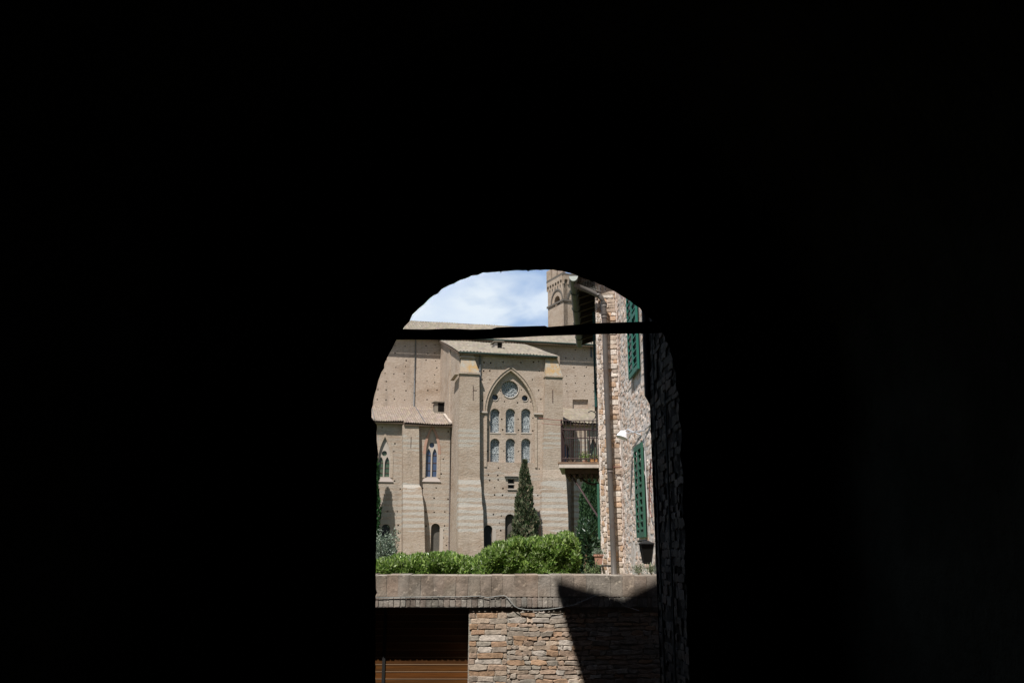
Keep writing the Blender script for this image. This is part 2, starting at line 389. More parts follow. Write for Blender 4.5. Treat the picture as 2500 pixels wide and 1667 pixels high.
# ------------------------------------------------------------------ masonry of separate jittered bricks
def masonry(mb, fn, u0, u1, z0, z1, h, l, pal, proud=0.02, jit=0.1, gap=0.012, skip=None, hj=0.15, rnd=random, only_fill=1.0, wav=0.0):
    z = z0; ph = rnd.random()*10
    while z < z1 - h*0.3:
        hh = min(h*rnd.uniform(1-hj, 1+hj), z1 - z)
        u = u0 - rnd.uniform(0, l[1])*0.7
        while u < u1:
            ll = rnd.uniform(*l)
            a, b = max(u, u0), min(u+ll, u1)
            u += ll
            if b - a < 0.03: continue
            dz = wav*sin(2.1*(a+b)/2+ph) 
            if skip and skip((a+b)/2, z+hh/2+dz): continue
            if rnd.random() > only_fill: continue
            g = gap*rnd.uniform(0.5, 1.4)
            A, B, C_, D = a+g, b-g, z+g+dz, z+hh-g+dz
            if B-A < 0.02 or D-C_ < 0.012: continue
            w_, h_ = B-A, D-C_; c = min(w_, h_)*rnd.uniform(0.06, 0.26)
            o = [(A+c,C_),((A+B)/2,C_),(B-c,C_),(B,C_+c),(B,D-c),(B-c,D),((A+B)/2,D),(A+c,D),(A,D-c),(A,C_+c)]
            jj = jit*h_
            o = [(x+rnd.uniform(-jj,jj), y+rnd.uniform(-jj,jj)) for x, y in o]
            mx_, my_ = (A+B)/2, (C_+D)/2; e = min(w_, h_)*0.11
            pr = proud*rnd.uniform(0.5, 1.3)
            inn = [(x - e*(1 if x > mx_ else -1)*min(1, abs(x-mx_)/(w_*0.4)), y - e*(1 if y > my_ else -1)*min(1, abs(y-my_)/(h_*0.4))) for x, y in o]
            n = len(o); t1, t2 = rnd.uniform(-.3,.3)*pr, rnd.uniform(-.3,.3)*pr
            vs = [fn(x, y, 0.012) for x, y in o] + [fn(x, y, -pr*0.7) for x, y in o] + [fn(x, y, -pr - t1*(x-mx_)/w_ - t2*(y-my_)/h_) for x, y in inn]
            fs = [(i, (i+1) % n, n+(i+1) % n, n+i) for i in range(n)] + [(n+i, n+(i+1) % n, 2*n+(i+1) % n, 2*n+i) for i in range(n)] + [tuple(range(2*n, 3*n))]
            p = rnd.choice(pal); s_ = rnd.uniform(0.82, 1.18)
            mb.add(vs, fs, (p[0]*s_, p[1]*s_, p[2]*s_, 1))
        z += hh

PAL_WALL = [(0.31,0.245,0.19),(0.32,0.25,0.20),(0.29,0.245,0.205),(0.33,0.225,0.155),(0.31,0.265,0.22),(0.28,0.25,0.215),(0.35,0.28,0.22),(0.27,0.245,0.21),(0.31,0.23,0.175),(0.30,0.26,0.22),(0.40,0.36,0.32),(0.31,0.21,0.14)]
PAL_COPE = [(0.24,0.205,0.17),(0.235,0.195,0.165),(0.25,0.205,0.17),(0.235,0.205,0.175),(0.26,0.23,0.20),(0.24,0.195,0.16)]
PAL_QUOIN = [(0.40,0.29,0.21),(0.42,0.34,0.28),(0.46,0.41,0.36),(0.52,0.48,0.44),(0.38,0.27,0.19),(0.42,0.35,0.29),(0.44,0.37,0.31),(0.36,0.31,0.27)]
PAL_PLASTER = [(0.62,0.54,0.49),(0.57,0.47,0.41),(0.55,0.44,0.37),(0.64,0.58,0.54),(0.58,0.49,0.43),(0.50,0.38,0.31),(0.60,0.51,0.45),(0.46,0.34,0.28)]
M_bricks = mat('old bricks', (1.3,1.27,1.25), 0.95, attr=1.0, spec=0.1, noises=((14,(0.62,0.62,0.6),0.45,0.65,0.8),(40,(1.25,1.2,1.15),0.5,0.7,0.6)), bump=((25,0.012),(70,0.004)))
M_mortar = mat('lime mortar', (0.34,0.31,0.265), 1.0, spec=0.1, noises=((5,(0.25,0.22,0.18),0.45,0.65,0.7),(18,(0.38,0.35,0.31),0.5,0.7,0.6)), bump=((22,0.02),(70,0.006)))
M_mortar_pale = mat('pale lime plaster', (0.66,0.59,0.545), 1.0, spec=0.1, noises=((2.2,(0.48,0.38,0.32),0.44,0.64,0.8),(9,(0.74,0.70,0.68),0.5,0.65,0.8),(24,(0.30,0.20,0.15),0.60,0.75,0.7)), bump=((9,0.018),(30,0.008)))
M_cope = mat('weathered coping', (1.1,1.1,1.1), 0.95, attr=1.0, spec=0.1, noises=((4,(0.52,0.52,0.50),0.42,0.62,0.85),(14,(1.7,1.7,1.65),0.57,0.66,0.9),(2,(1.15,1.0,0.92),0.5,0.7,0.6)), bump=((14,0.012),(50,0.005)))

YW = 12.0
def wfn(a, b, d): return (a, YW + d, b)
def wxz(px, py): q = atY(px, py, YW); return (q.x, q.z)
ret = empty('retaining_wall', (0, 12, 0))
tag(ret, 'rough old brick garden wall with stone coping and a garage opening in it', 'garden wall')
XL, XR = -7.0, 2.6
zt = wxz(1250, 1402)[1]; zcp = wxz(1250, 1455)[1]; zl = wxz(1100, 1482)[1]
xj = wxz(1145, 1482)[0]; xjb = wxz(1137, 1800)[0]
gl = -2.9
mb = MB()
panel(mb, [(XL,-2.2),(XR,-2.2),(XR,zt-0.03),(XL,zt-0.03)], [[(gl,-2.1),(xjb,-2.1),(xj,zl),(gl,zl-0.01)]], wfn, t=0.45)
put(mb.build('mortar_bed', M_mortar), ret)
r2 = random.Random(5)
mb = MB()
def skipw(u, z): return u < xj + (xjb-xj)*(zl-z)/(zl+2.1) + 0.0 if z < zl and u > gl else False
xm = wxz(1238, 1500)[0]
masonry(mb, wfn, xj+0.004, xm, -0.15, zl, 0.074, (0.18,0.36), PAL_WALL, 0.013, 0.11, 0.003, rnd=r2, hj=0.08)
masonry(mb, wfn, xm, XR, -0.15, zl+0.01, 0.062, (0.08,0.25), PAL_WALL, 0.018, 0.24, 0.003, rnd=r2, hj=0.25, wav=0.012)
masonry(mb, wfn, XL, gl, -1.5, zl, 0.083, (0.17,0.30), PAL_WALL, 0.018, 0.07, 0.007, rnd=r2)
masonry(mb, wfn, xjb, XR, -1.5, -0.15, 0.10, (0.14,0.28), PAL_WALL, 0.028, 0.15, 0.008, rnd=r2)
put(mb.build('brickwork', M_bricks), ret)
mb = MB()
def cfn(a, b, d): return (a, YW - 0.048 + d, b)
masonry(mb, cfn, XL, XR, zl+0.003, zcp-0.008, zcp-zl-0.011, (0.06,0.085), [(0.24,0.22,0.195),(0.26,0.235,0.21),(0.22,0.185,0.16),(0.28,0.26,0.235)], 0.006, 0.03, 0.004, rnd=r2, hj=0)
mb.box((XL, YW-0.038, zl), (XR, YW+0.3, zcp-0.004), (0.34,0.31,0.28,1))
put(mb.build('lintel', M_cope), ret)
mb = MB()
x = XL
while x < XR:
    w_ = r2.uniform(0.145, 0.168); p = r2.choice(PAL_COPE); s_ = r2.uniform(0.9, 1.1); c = (p[0]*s_, p[1]*s_, p[2]*s_, 1)
    yo = r2.uniform(-.004,.004); g = 0.002; dz = r2.uniform(-.006,.006); sk = r2.uniform(-.01,.01)
    a, b = x+g, x+w_-g
    mb.hexa([(a+sk,YW-.050+yo*.5,zcp),(b+sk,YW-.050+yo*.5,zcp),(b,YW+.5,zcp),(a,YW+.5,zcp),(a,YW-.048+yo*.5,zt+dz-.012),(b,YW-.048+yo*.5,zt+dz-.012),(b,YW+.5,zt+dz),(a,YW+.5,zt+dz)], c)
    x += w_
mb.box((XL, YW-0.040, zcp-0.003), (XR, YW+0.48, zt-0.012), (0.36,0.33,0.29,1))
put(mb.build('coping', M_cope), ret)
# garage door inside the opening
door = MB(); yd = YW + 0.345
zz = zl - 0.02; r3 = random.Random(2); xs_ = wxz(938, 1600)[0]*1.03
hd = 0.092
while zz > -2.1:
    s_ = r3.uniform(0.7, 1.25)
    for a, b in ((gl, xs_-0.02), (xs_+0.02, xj+0.1)):
        door.box((a, yd, zz-hd+0.005), (b, yd+0.03, zz-0.004), (s_, s_*r3.uniform(.9,1.05), s_, 1))
    zz -= hd
M_wood = mat('amber stained boards', (0.115,0.042,0.005), 0.55, attr=1.0, noises=(((1.2,5,18),(0.055,0.022,0.004),0.4,0.62,0.8),), bump=(((2,10,40),0.003),))
dr = door.build('garage_door', M_wood); put(dr, ret)
mb = MB(); zz = zl - 0.02
while zz > -2.1:
    mb.box((gl, yd-0.004, zz-hd-0.003), (xj+0.1, yd+0.02, zz-hd+0.004)); zz -= hd
o = mb.build('glint_strip', mat('sunlit board edge', (0.24,0.16,0.10), 0.6), dr)  # pale strips paint the sun catching the board edges
mb = MB(); mb.box((xs_-0.02, yd-0.02, -2.1), (xs_+0.02, yd+0.05, zl-0.02))
mb.build('post', mat('dark steel post', (0.02,0.02,0.02), 0.5), dr)
# cable on the wall
cab = [(905,1458),(980,1457),(1060,1456),(1120,1456),(1172,1454),(1190,1458),(1210,1455),(1230,1453),(1237,1456),(1255,1478),(1265,1484),(1282,1487),(1300,1488),(1320,1488),(1345,1486),(1372,1482),(1400,1476),(1440,1459),(1458,1451),(1472,1448),(1490,1457),(1510,1466),(1523,1478),(1560,1490)]
mb = MB(); mb.tube([atY(a, b, YW-0.07) for a, b in cab], 0.005, 6)
tag(mb.build('cable', mat('grey cable', (0.32,0.33,0.32), 0.6), smooth=True), 'thin grey cable sagging along the face of the garden wall below its coping', 'cable')

# ------------------------------------------------------------------ house on the right, behind the garden wall
house = empty('stone_house', (2.0, 16.0, 0))
tag(house, 'tall old brick and plaster house on the right with green shutters and balcony', 'house')
HB1 = Vector((2.02, 16.0, 0)); HB0 = Vector((2.09, 11.75, 0))
bd = (HB0-HB1); bL = bd.length; bd.normalize(); bn = Vector((-bd.y, bd.x, 0)); bn = bn if bn.x < 0 else -bn
def bfn(a, b, d): q = HB1 + bd*a - bn*d; return (q.x, q.y, b)
def onB(px, py): q = onplane(px, py, HB1, bn); return ((q-HB1).dot(bd), q.z)
HZ = 9.0; HC = Vector((0.098, 1, 0)).normalized(); HA = Vector((1.62, 16.0, 0)); CL = 5.2
cn = Vector((-HC.y, HC.x, 0))
def cfn2(a, b, d): q = HA + HC*a - cn*d; return (q.x, q.y, b)
def afn(a, b, d): return (a, 16.0+d, b)
# shutters' places on wall B
su = [onB(1540, 820)[0], onB(1563, 820)[0]]; su_z = (onB(1554, 915)[1], onB(1548, 640)[1])
sl_ = [onB(1558, 1150)[0], onB(1577, 1150)[0]]; sl_z = (onB(1577, 1311)[1], onB(1564, 1087)[1])
sq = [onB(1575, 1018), onB(1588, 1058)]
hl = []
for (u0, u1), (z0, z1) in ((su, su_z), (sl_, sl_z)): hl.append([(u0+.06,z0+.06),(u1-.06,z0+.06),(u1-.06,z1-.06),(u0+.06,z1-.06)])
for a, b in sq: hl.append([(a-.06,b-.06),(a+.06,b-.06),(a+.06,b+.06),(a-.06,b+.06)])
mb = MB(); panel(mb, [(0,-1.5),(bL,-1.5),(bL,HZ),(0,HZ)], hl, bfn, t=0.35)
put(mb.build('street_wall', M_mortar_pale), house)
mb = MB(); r4 = random.Random(11)
def skB(u, z):
    for h in hl:
        xs = [p[0] for p in h]; z_ = [p[1] for p in h]
        if min(xs)-.12 < u < max(xs)+.12 and min(z_)-.06 < z < max(z_)+.06: return True
    return sin(3.1*u+1.3)*cos(1.7*z+0.6*u) > 0.72 and z < 5
masonry(mb, bfn, 0.02, bL, 1.2, HZ, 0.058, (0.09,0.22), PAL_PLASTER, 0.006, 0.15, 0.002, skip=skB, rnd=r4, hj=0.3, only_fill=0.6, wav=0.02)
put(mb.build('street_wall_stones', M_bricks), house)
mb = MB(); mb.add([afn(HA.x,-1.5,0), afn(HB1.x,-1.5,0), afn(HB1.x,HZ,0), afn(HA.x,HZ,0)], [(0,1,2,3)])
mb.add([cfn2(0,-1.5,0), cfn2(CL,-1.5,0), cfn2(CL,HZ,0), cfn2(0,HZ,0)], [(0,1,2,3)])
e0 = cfn2(CL, 0, 0); mb.add([(e0[0],e0[1],-1.5),(6,e0[1],-1.5),(6,e0[1],HZ),(e0[0],e0[1],HZ)], [(0,1,2,3)])
mb.add([(6,e0[1],-1.5),(6,11.75,-1.5),(6,11.75,HZ),(6,e0[1],HZ)], [(0,1,2,3)])
mb.add([(6,11.75,-1.5),(HB0.x,11.75,-1.5),(HB0.x,11.75,HZ),(6,11.75,HZ)], [(0,1,2,3)])
put(mb.build('end_wall', M_mortar_pale), house)
mb = MB(); r5 = random.Random(21)
xq = 1.72
masonry(mb, afn, xq, HB1.x-0.01, 1.2, HZ, 0.092, (0.16,0.30), PAL_QUOIN, 0.02, 0.10, 0.006, rnd=r5, hj=0.2)
masonry(mb, afn, HA.x+0.01, xq, 1.2, HZ, 0.092, (0.05,0.12), PAL_QUOIN, 0.012, 0.15, 0.006, rnd=r5, hj=0.2)
masonry(mb, cfn2, 0.0, CL, 1.2, HZ, 0.092, (0.14,0.30), PAL_QUOIN, 0.008, 0.10, 0.008, rnd=r5, hj=0.2)
put(mb.build('corner_bricks', M_bricks), house)

# eaves, rafters, gutter
zg = atY(1400, 672, 15.7).z
g0 = atY(1400, 674, 15.7); gdir = HC; gl_ = 5.5
g1 = g0 + gdir*gl_
ev = MB()
A0 = g0 + Vector((0.06, 0.05, 0.02)); A1 = A0 + gdir*(gl_-.15); B0_ = Vector((5.8, A0.y, A0.z+1.55)); B1_ = Vector((5.8, A1.y, A1.z+1.55))
ev.hexa([A0, B0_, B1_, A1] + [v+Vector((0,0,.12)) for v in (A0, B0_, B1_, A1)])
put(ev.build('roof', mat('dark eaves boards', (0.03,0.02,0.013), 0.9)), house)
rf = MB()
for k in range(11):
    a = A0 + gdir*(0.15+k*0.5); b = a + Vector((1.0, 0, 1.55/4.6*1.0)); dn = Vector((0,0,-.10))
    w2 = gdir*0.08
    rf.hexa([a+dn, b+dn, b+dn+w2, a+dn+w2, a-Vector((0,0,.004)), b-Vector((0,0,.004)), b+w2-Vector((0,0,.004)), a+w2-Vector((0,0,.004))])
put(rf.build('rafters', mat('rafter wood', (0.05,0.032,0.02), 0.9)), house)
M_gut = mat('grey green gutter metal', (0.10,0.105,0.09), 0.55, noises=((3,(0.06,0.06,0.05),0.45,0.65,0.6),))
gm = MB(); R = 0.085; n = 12
vs = []
for p in (g0, g1):
    side = Vector((gdir.y, -gdir.x, 0))
    for k in range(n+1):
        an = pi + pi*k/n
        vs.append(p + side*cos(an)*R + Vector((0,0,1))*sin(an)*R*1.15)
fs = [(k, k+1, n+1+k+1, n+1+k) for k in range(n)]
gm.add(vs, fs)
gut = gm.build('gutter', M_gut, smooth=True); put(gut, house)
mb = MB(); mb.add([v - gdir*0.004 for v in vs[:n+1]], [tuple(range(n+1))])
mb.build('end_cap', mat('pale zinc cap', (0.45,0.49,0.46), 0.5), gut)
for k in range(4):
    p = g0 + gdir*(0.9+1.25*k); mb = MB(); side = Vector((gdir.y, -gdir.x, 0))
    mb.tube([p + side*cos(pi+pi*j/8)*(R+.012) + Vector((0,0,1))*sin(pi+pi*j/8)*(R*1.15+.012) for j in range(9)], 0.008, 5)
    mb.build('bracket', M_gutter_dark, gut)
mb = MB()
for k in range(17):
    px = 1417 + 2.8*k; p = atY(px, 694+0.93*k, 15.9); mb.tube([p, p + Vector((-.03+.02*(k % 3), 0, .13+.03*(k % 2)))], 0.0035, 4)
mb.tube([atY(1415, 694, 15.9), atY(1463, 711, 15.9)], 0.006, 4)
put(mb.build('bird_spikes', mat('steel spikes', (0.35,0.35,0.33), 0.4, 0.6)), house)
M_dp = mat('grey brown downpipe', (0.105,0.095,0.088), 0.5, noises=((2.5,(0.08,0.055,0.045),0.45,0.65,0.7),))
yp = 15.86
mb = MB(); mb.tube([atY(1402,696,yp), atY(1440,711,yp), atY(1461,721,yp), atY(1468,727,yp), atY(1473,738,yp), atY(1475,760,yp), atY(1479,900,yp), atY(1489,1150,yp), atY(1497,1340,yp), atY(1500,1440,yp)], 0.050, 12)
dp = mb.build('downpipe', M_dp, smooth=True); put(dp, house)
for a, b in ((1475,745),(1475,772),(1489.5,1148),(1461,718)):
    mb = MB(); q = atY(a, b, yp); mb.tube([q-Vector((0,0,.03)), q+Vector((0,0,.03))], 0.059, 12); put_o = mb.build('collar', M_dp, smooth=True); put_o.parent = dp; 
# thin rusty pipe
M_rust = mat('rusty thin pipe', (0.17,0.075,0.065), 0.7)
yr = 15.93
mb = MB(); mb.tube([atY(1518,1078,yr), atY(1521,1190,yr), atY(1527,1310,yr), atY(1531,1440,yr)], 0.014, 6); mb.tube([atY(1492,1140,yr-.03), atY(1520,1139,yr-.03), atY(1528,1135,yr-.03), atY(1534,1126,yr-.03)], 0.012, 6)
mb.tube([atY(1518,1078,yr), atY(1526,1110,yr)], 0.010, 6)
put(mb.build('thin_pipe', M_rust), house)
mb = MB(); mb.tube([atY(1529,1200,yr), atY(1534,1440,yr)], 0.008, 5); M_pc = mat('pale cable', (0.5,0.5,0.52), 0.6); put(mb.build('wall_cable', M_pc), house); mb = MB(); q = bfn(onB(1582,1040)[0], onB(1582,1040)[1], -.03)
mb.tube([bfn(*onB(1581,1035),-.04), bfn(*onB(1580,1100),-.04), bfn(*onB(1585,1200),-.04), bfn(*onB(1589,1260),-.04)], 0.008, 5)
put(mb.build('wall_cable', M_pc), house)
mb = MB(); mb.tube([bfn(*onB(1596,1120),-.04), bfn(*onB(1592,1180),-.04), bfn(*onB(1593,1240),-.05), bfn(*onB(1598,1262),-.04)], 0.01, 5)
for a in (1130,1160,1190,1215): q = Vector(bfn(*onB(1595,a),-.03)); mb.tube([q, q+Vector((-.03,-.02,-.02)), q+Vector((0,-.04,-.08))], 0.008, 5)
put(mb.build('loose_wires', M_rust), house)

# shutters on the street wall
M_sh = mat('green shutter paint', (0.012,0.13,0.095), 0.5, noises=((8,(0.02,0.13,0.10),0.45,0.65,0.6),))
M_sh2 = mat('dull green shutter paint', (0.03,0.105,0.07), 0.6, noises=((8,(0.03,0.12,0.08),0.45,0.65,0.6),))
def shutter_leaf(fn, u0, u1, z0, z1, m, parent, rail=0.05, step=0.085, mid=True, d0=-0.03, th=0.035, label=None):
    f = MB()
    def bx(M_, a0, a1, b0, b1, da, db):
        M_.hexa([fn(a0,b0,da), fn(a1,b0,da), fn(a1,b0,db), fn(a0,b0,db), fn(a0,b1,da), fn(a1,b1,da), fn(a1,b1,db), fn(a0,b1,db)])
    bx(f, u0, u0+rail, z0, z1, d0-th, d0); bx(f, u1-rail, u1, z0, z1, d0-th, d0)
    bx(f, u0+rail, u1-rail, z0, z0+rail*1.6, d0-th, d0); bx(f, u0+rail, u1-rail, z1-rail*1.6, z1, d0-th, d0)
    if mid: bx(f, u0+rail, u1-rail, (z0+z1)/2-rail*.7, (z0+z1)/2+rail*.7, d0-th, d0)
    o = f.build('shutter', m); put(o, house)
    if label: o['label'] = label
    s = MB(); z = z0+rail*1.6+step*.5
    while z < z1-rail*1.6-0.02:
        s.hexa([fn(u0+rail,z-.022,d0-th+.004), fn(u1-rail,z-.022,d0-th+.004), fn(u1-rail,z-.012,d0-.002), fn(u0+rail,z-.012,d0-.002),
                fn(u0+rail,z+.0,d0-th+.004), fn(u1-rail,z+.0,d0-th+.004), fn(u1-rail,z+.02,d0-.002), fn(u0+rail,z+.02,d0-.002)])
        z += step
    s.build('slats', m, o)
    return o
for (u0, u1), (z0, z1), m in ((su, su_z, M_sh), (sl_, sl_z, M_sh2)):
    um = (u0+u1)/2
    shutter_leaf(bfn, u0, um-.004, z0, z1, m, house, step=0.115)
    shutter_leaf(bfn, um+.004, u1, z0, z1, m, house, step=0.115)
    w = MB(); w.add([bfn(u0,z0,.15), bfn(u1,z0,.15), bfn(u1,z1,.15), bfn(u0,z1,.15)], [(0,1,2,3)]); put(w.build('window', M_glass_dark), house)
for a, b in sq:
    w = MB(); w.add([bfn(a-.1,b-.1,.2), bfn(a+.1,b-.1,.2), bfn(a+.1,b+.1,.2), bfn(a-.1,b+.1,.2)], [(0,1,2,3)]); put(w.build('vent_hole', M_dark), house)
# folded-back shutters on the garden side
z_a, z_b = onplane(1460, 772, HA+HC*1.3, (0,1,0)).z, onplane(1460, 1000, HA+HC*1.3, (0,1,0)).z
shutter_leaf(cfn2, 0.95, 1.5, z_b, z_a, mat('dark green shutter paint', (0.012,0.055,0.05), 0.5), house, d0=-0.022, th=0.045, label='dark green shutter folded back beside the balcony')
z_a, z_b = onplane(1470, 1183, HA+HC*.5, (0,1,0)).z, onplane(1470, 1316, HA+HC*.5, (0,1,0)).z
shutter_leaf(cfn2, 0.25, 0.75, z_b, z_a, M_sh2, house, d0=-0.012, th=0.045, label='narrow green shutter below the balcony, seen edge on')
# balcony door (dark) on garden side
mb = MB(); mb.hexa([cfn2(1.55,3.45,-.02), cfn2(2.3,3.45,-.02), cfn2(2.3,3.45,.1), cfn2(1.55,3.45,.1), cfn2(1.55,5.3,-.02), cfn2(2.3,5.3,-.02), cfn2(2.3,5.3,.1), cfn2(1.55,5.3,.1)]); put(mb.build('balcony_door', M_glass_dark), house)

# balcony
bY = 17.0
q0 = atY(1366, 1128, bY); zs_top = q0.z; zs_mid = atY(1366,1133,bY).z; zs_bot = atY(1366,1142,bY).z
bx0 = q0.x; a17 = 1.0
bx1 = (HA+HC*1.0).x
def bq(x, y): return (x + (y-17)*0.098, y)
def bslab(mb, x0, y0, y1, z0, z1, inset=0):
    p = [bq(x0, y0), ((HA+HC*(y0-16)).x-0.0, y0), ((HA+HC*(y1-16)).x, y1), bq(x0, y1)]
    mb.hexa([(*a, z0) for a in p] + [(*a, z1) for a in p])
bal = MB(); bslab(bal, bx0-0.03, bY-0.05, bY+1.45, zs_mid+.003, zs_top)
M_slab = mat('brown weathered balcony slab', (0.20,0.13,0.09), 0.9, noises=((6,(0.30,0.22,0.15),0.45,0.6,0.7),))
balo = bal.build('balcony', M_slab); put(balo, house)
mb = MB(); bslab(mb, bx0-0.01, bY-0.045, bY+1.4, zs_bot, zs_mid)
mb.build('stone_edge', mat('pale balcony stone', (0.55,0.49,0.44), 0.9, noises=((6,(0.4,0.33,0.28),0.45,0.65,0.7),)), balo)
mb = MB(); bslab(mb, bx0+0.10, bY+.08, bY+1.3, zs_bot-.10, zs_bot-.003)
for k in range(6):
    x = bx0+0.14+k*0.115; mb.hexa([(*bq(x,bY+.1),zs_bot-.16),(*bq(x+.05,bY+.1),zs_bot-.16),(*bq(x+.05,bY+1.28),zs_bot-.16),(*bq(x,bY+1.28),zs_bot-.16),(*bq(x,bY+.1),zs_bot-.103),(*bq(x+.05,bY+.1),zs_bot-.103),(*bq(x+.05,bY+1.28),zs_bot-.103),(*bq(x,bY+1.28),zs_bot-.103)])
mb.build('underside', mat('dark brown brick underside', (0.10,0.065,0.045), 0.95), balo)
rl = MB(); zr = atY(1372, 1026, bY).z; zr2 = atY(1372, 1047, bY).z; zr0 = atY(1372,1119,bY).z
rx0 = atY(1371, 1060, bY).x
M_iron = mat('rusty dark iron railing', (0.055,0.035,0.035), 0.6, 0.3)
def rail(mb, p0, p1, posts, r=0.0085):
    p0, p1 = Vector(p0), Vector(p1)
    for z in (zr, zr2, zr0): mb.tube([(p0.x,p0.y,z),(p1.x,p1.y,z)], r*1.3, 5)
    for k in range(posts+1):
        p = p0.lerp(p1, k/posts); mb.tube([(p.x,p.y,zs_top-.01),(p.x,p.y,zr)], r, 5)
c0 = Vector((rx0, bY+.03, 0)); c1 = Vector((1.72, bY+.03, 0)); c2 = Vector((*bq(rx0, bY+1.36), 0)); c3 = Vector(((HA+HC*2.36).x, bY+1.36, 0))
rail(rl, c0, c1, 8); rail(rl, c0, c2, 9); rail(rl, c2, c3, 8)
rl.tube([(c0.x,c0.y,zs_top-.01),(c0.x,c0.y,zr+.02)], 0.016, 6)
rl.build('railing', M_iron, balo)
mb = MB(); yh = bY-.02
mb.tube([atY(1455,948,yh), atY(1456,1000,yh), atY(1456,1110,yh)], 0.011, 5)
mb.tube([atY(1436,1006,yh), atY(1443,1003,yh), atY(1452,1006,yh), atY(1455,1013,yh), atY(1453,1020,yh), atY(1446,1026,yh), atY(1445,1120,yh)], 0.011, 5)
for a, b in ((1450,974),(1446,990)): mb.tube([atY(a,b,yh), atY(1466,b,yh)], 0.007, 5)
mb.build('iron_hook', mat('black iron', (0.02,0.02,0.022), 0.5), balo)
mb = MB(); mb.tube([atY(1315,1020,bY), atY(1345,1024,bY), atY(1371,1026,bY)], 0.007, 5); mb.tube([atY(1322,1033,bY), atY(1350,1036,bY), atY(1371,1037,bY)], 0.006, 5)
mb.build('drying_rods', mat('red brown rods', (0.22,0.07,0.05), 0.6), balo)
mb = MB()
br1 = [atY(1386,1148,bY+.2), atY(1413,1187,bY+.1), atY(1445,1238,bY-.2), atY(1470,1276,bY-.5)]
mb.tube(br1, 0.020, 6)
mb.build('brace', M_iron, balo)
mb = MB(); mb.tube([atY(1390,1148,bY+.3), atY(1403,1154,bY+.3), atY(1418,1168,bY+.3), atY(1435,1179,bY+.3), atY(1450,1182,bY+.3), atY(1466,1181,bY+.3)], 0.024, 6)
mb.build('brace', M_iron, balo)

# ------------------------------------------------------------------ foliage helpers
def leaves(mb, n, samp, size, cols, rnd, up=0.3, aspect=0.45, fold=0.25, norm=None):
    for _ in range(n):
        p, out = samp(rnd)
        p = Vector(p); s_ = rnd.uniform(*size)
        d = Vector((rnd.gauss(0,1), rnd.gauss(0,1), rnd.gauss(0,1))).normalized() + Vector(out)*0.8 + Vector((0,0,up)); d.normalize()
        sd = d.cross(Vector((rnd.gauss(0,1), rnd.gauss(0,1), rnd.gauss(0,1)))).normalized()
        nn = d.cross(sd)
        w_ = s_*aspect*0.5
        c = rnd.choice(cols); k = rnd.uniform(0.75, 1.25)
        a, b = p, p + d*s_; m_ = p + d*s_*0.5
        mb.add([a, m_+sd*w_+nn*w_*fold, b, m_-sd*w_+nn*w_*fold], [(0,1,2),(0,2,3)], (c[0]*k, c[1]*k, c[2]*k, 1))
def leafmat(name, rough=0.45, spec=0.5, trans=0.25):
    m = bpy.data.materials.new(name); m.use_nodes = True; t = m.node_tree; N = t.nodes; L = t.links
    b = N['Principled BSDF']; b.inputs['Roughness'].default_value = rough; b.inputs['Specular IOR Level'].default_value = spec
    at = N.new('ShaderNodeAttribute'); at.attribute_name = 'col'; L.new(at.outputs['Color'], b.inputs['Base Color'])
    if trans:
        tr = N.new('ShaderNodeBsdfTranslucent'); L.new(at.outputs['Color'], tr.inputs['Color'])
        mx_ = N.new('ShaderNodeMixShader'); mx_.inputs[0].default_value = trans
        L.new(b.outputs[0], mx_.inputs[1]); L.new(tr.outputs[0], mx_.inputs[2]); L.new(mx_.outputs[0], N['Material Output'].inputs['Surface'])
    return m
M_laurel = leafmat('glossy laurel leaf', 0.30, 0.75, 0.3)
M_cyp = leafmat('cypress foliage', 0.8, 0.2, 0.1)
M_olive = leafmat('olive leaf', 0.55, 0.4, 0.2)
M_core = mat('dark foliage core', (0.02,0.035,0.012), 1.0, spec=0.0)  # solid dark filler, its colour stands in for shade between leaves
M_stem = mat('brown bark', (0.16,0.11,0.075), 0.95, noises=(((6,6,1.5),(0.10,0.07,0.05),0.45,0.6,0.8),), bump=(((20,20,4),0.02),))

def lump(x, y, z, s): return sin(x*s+1.1)*cos(y*s*1.3+0.7) + 0.6*sin(z*s*1.7+x*s*0.8+2.0) + 0.4*sin(x*s*2.9-z*s*2.3)

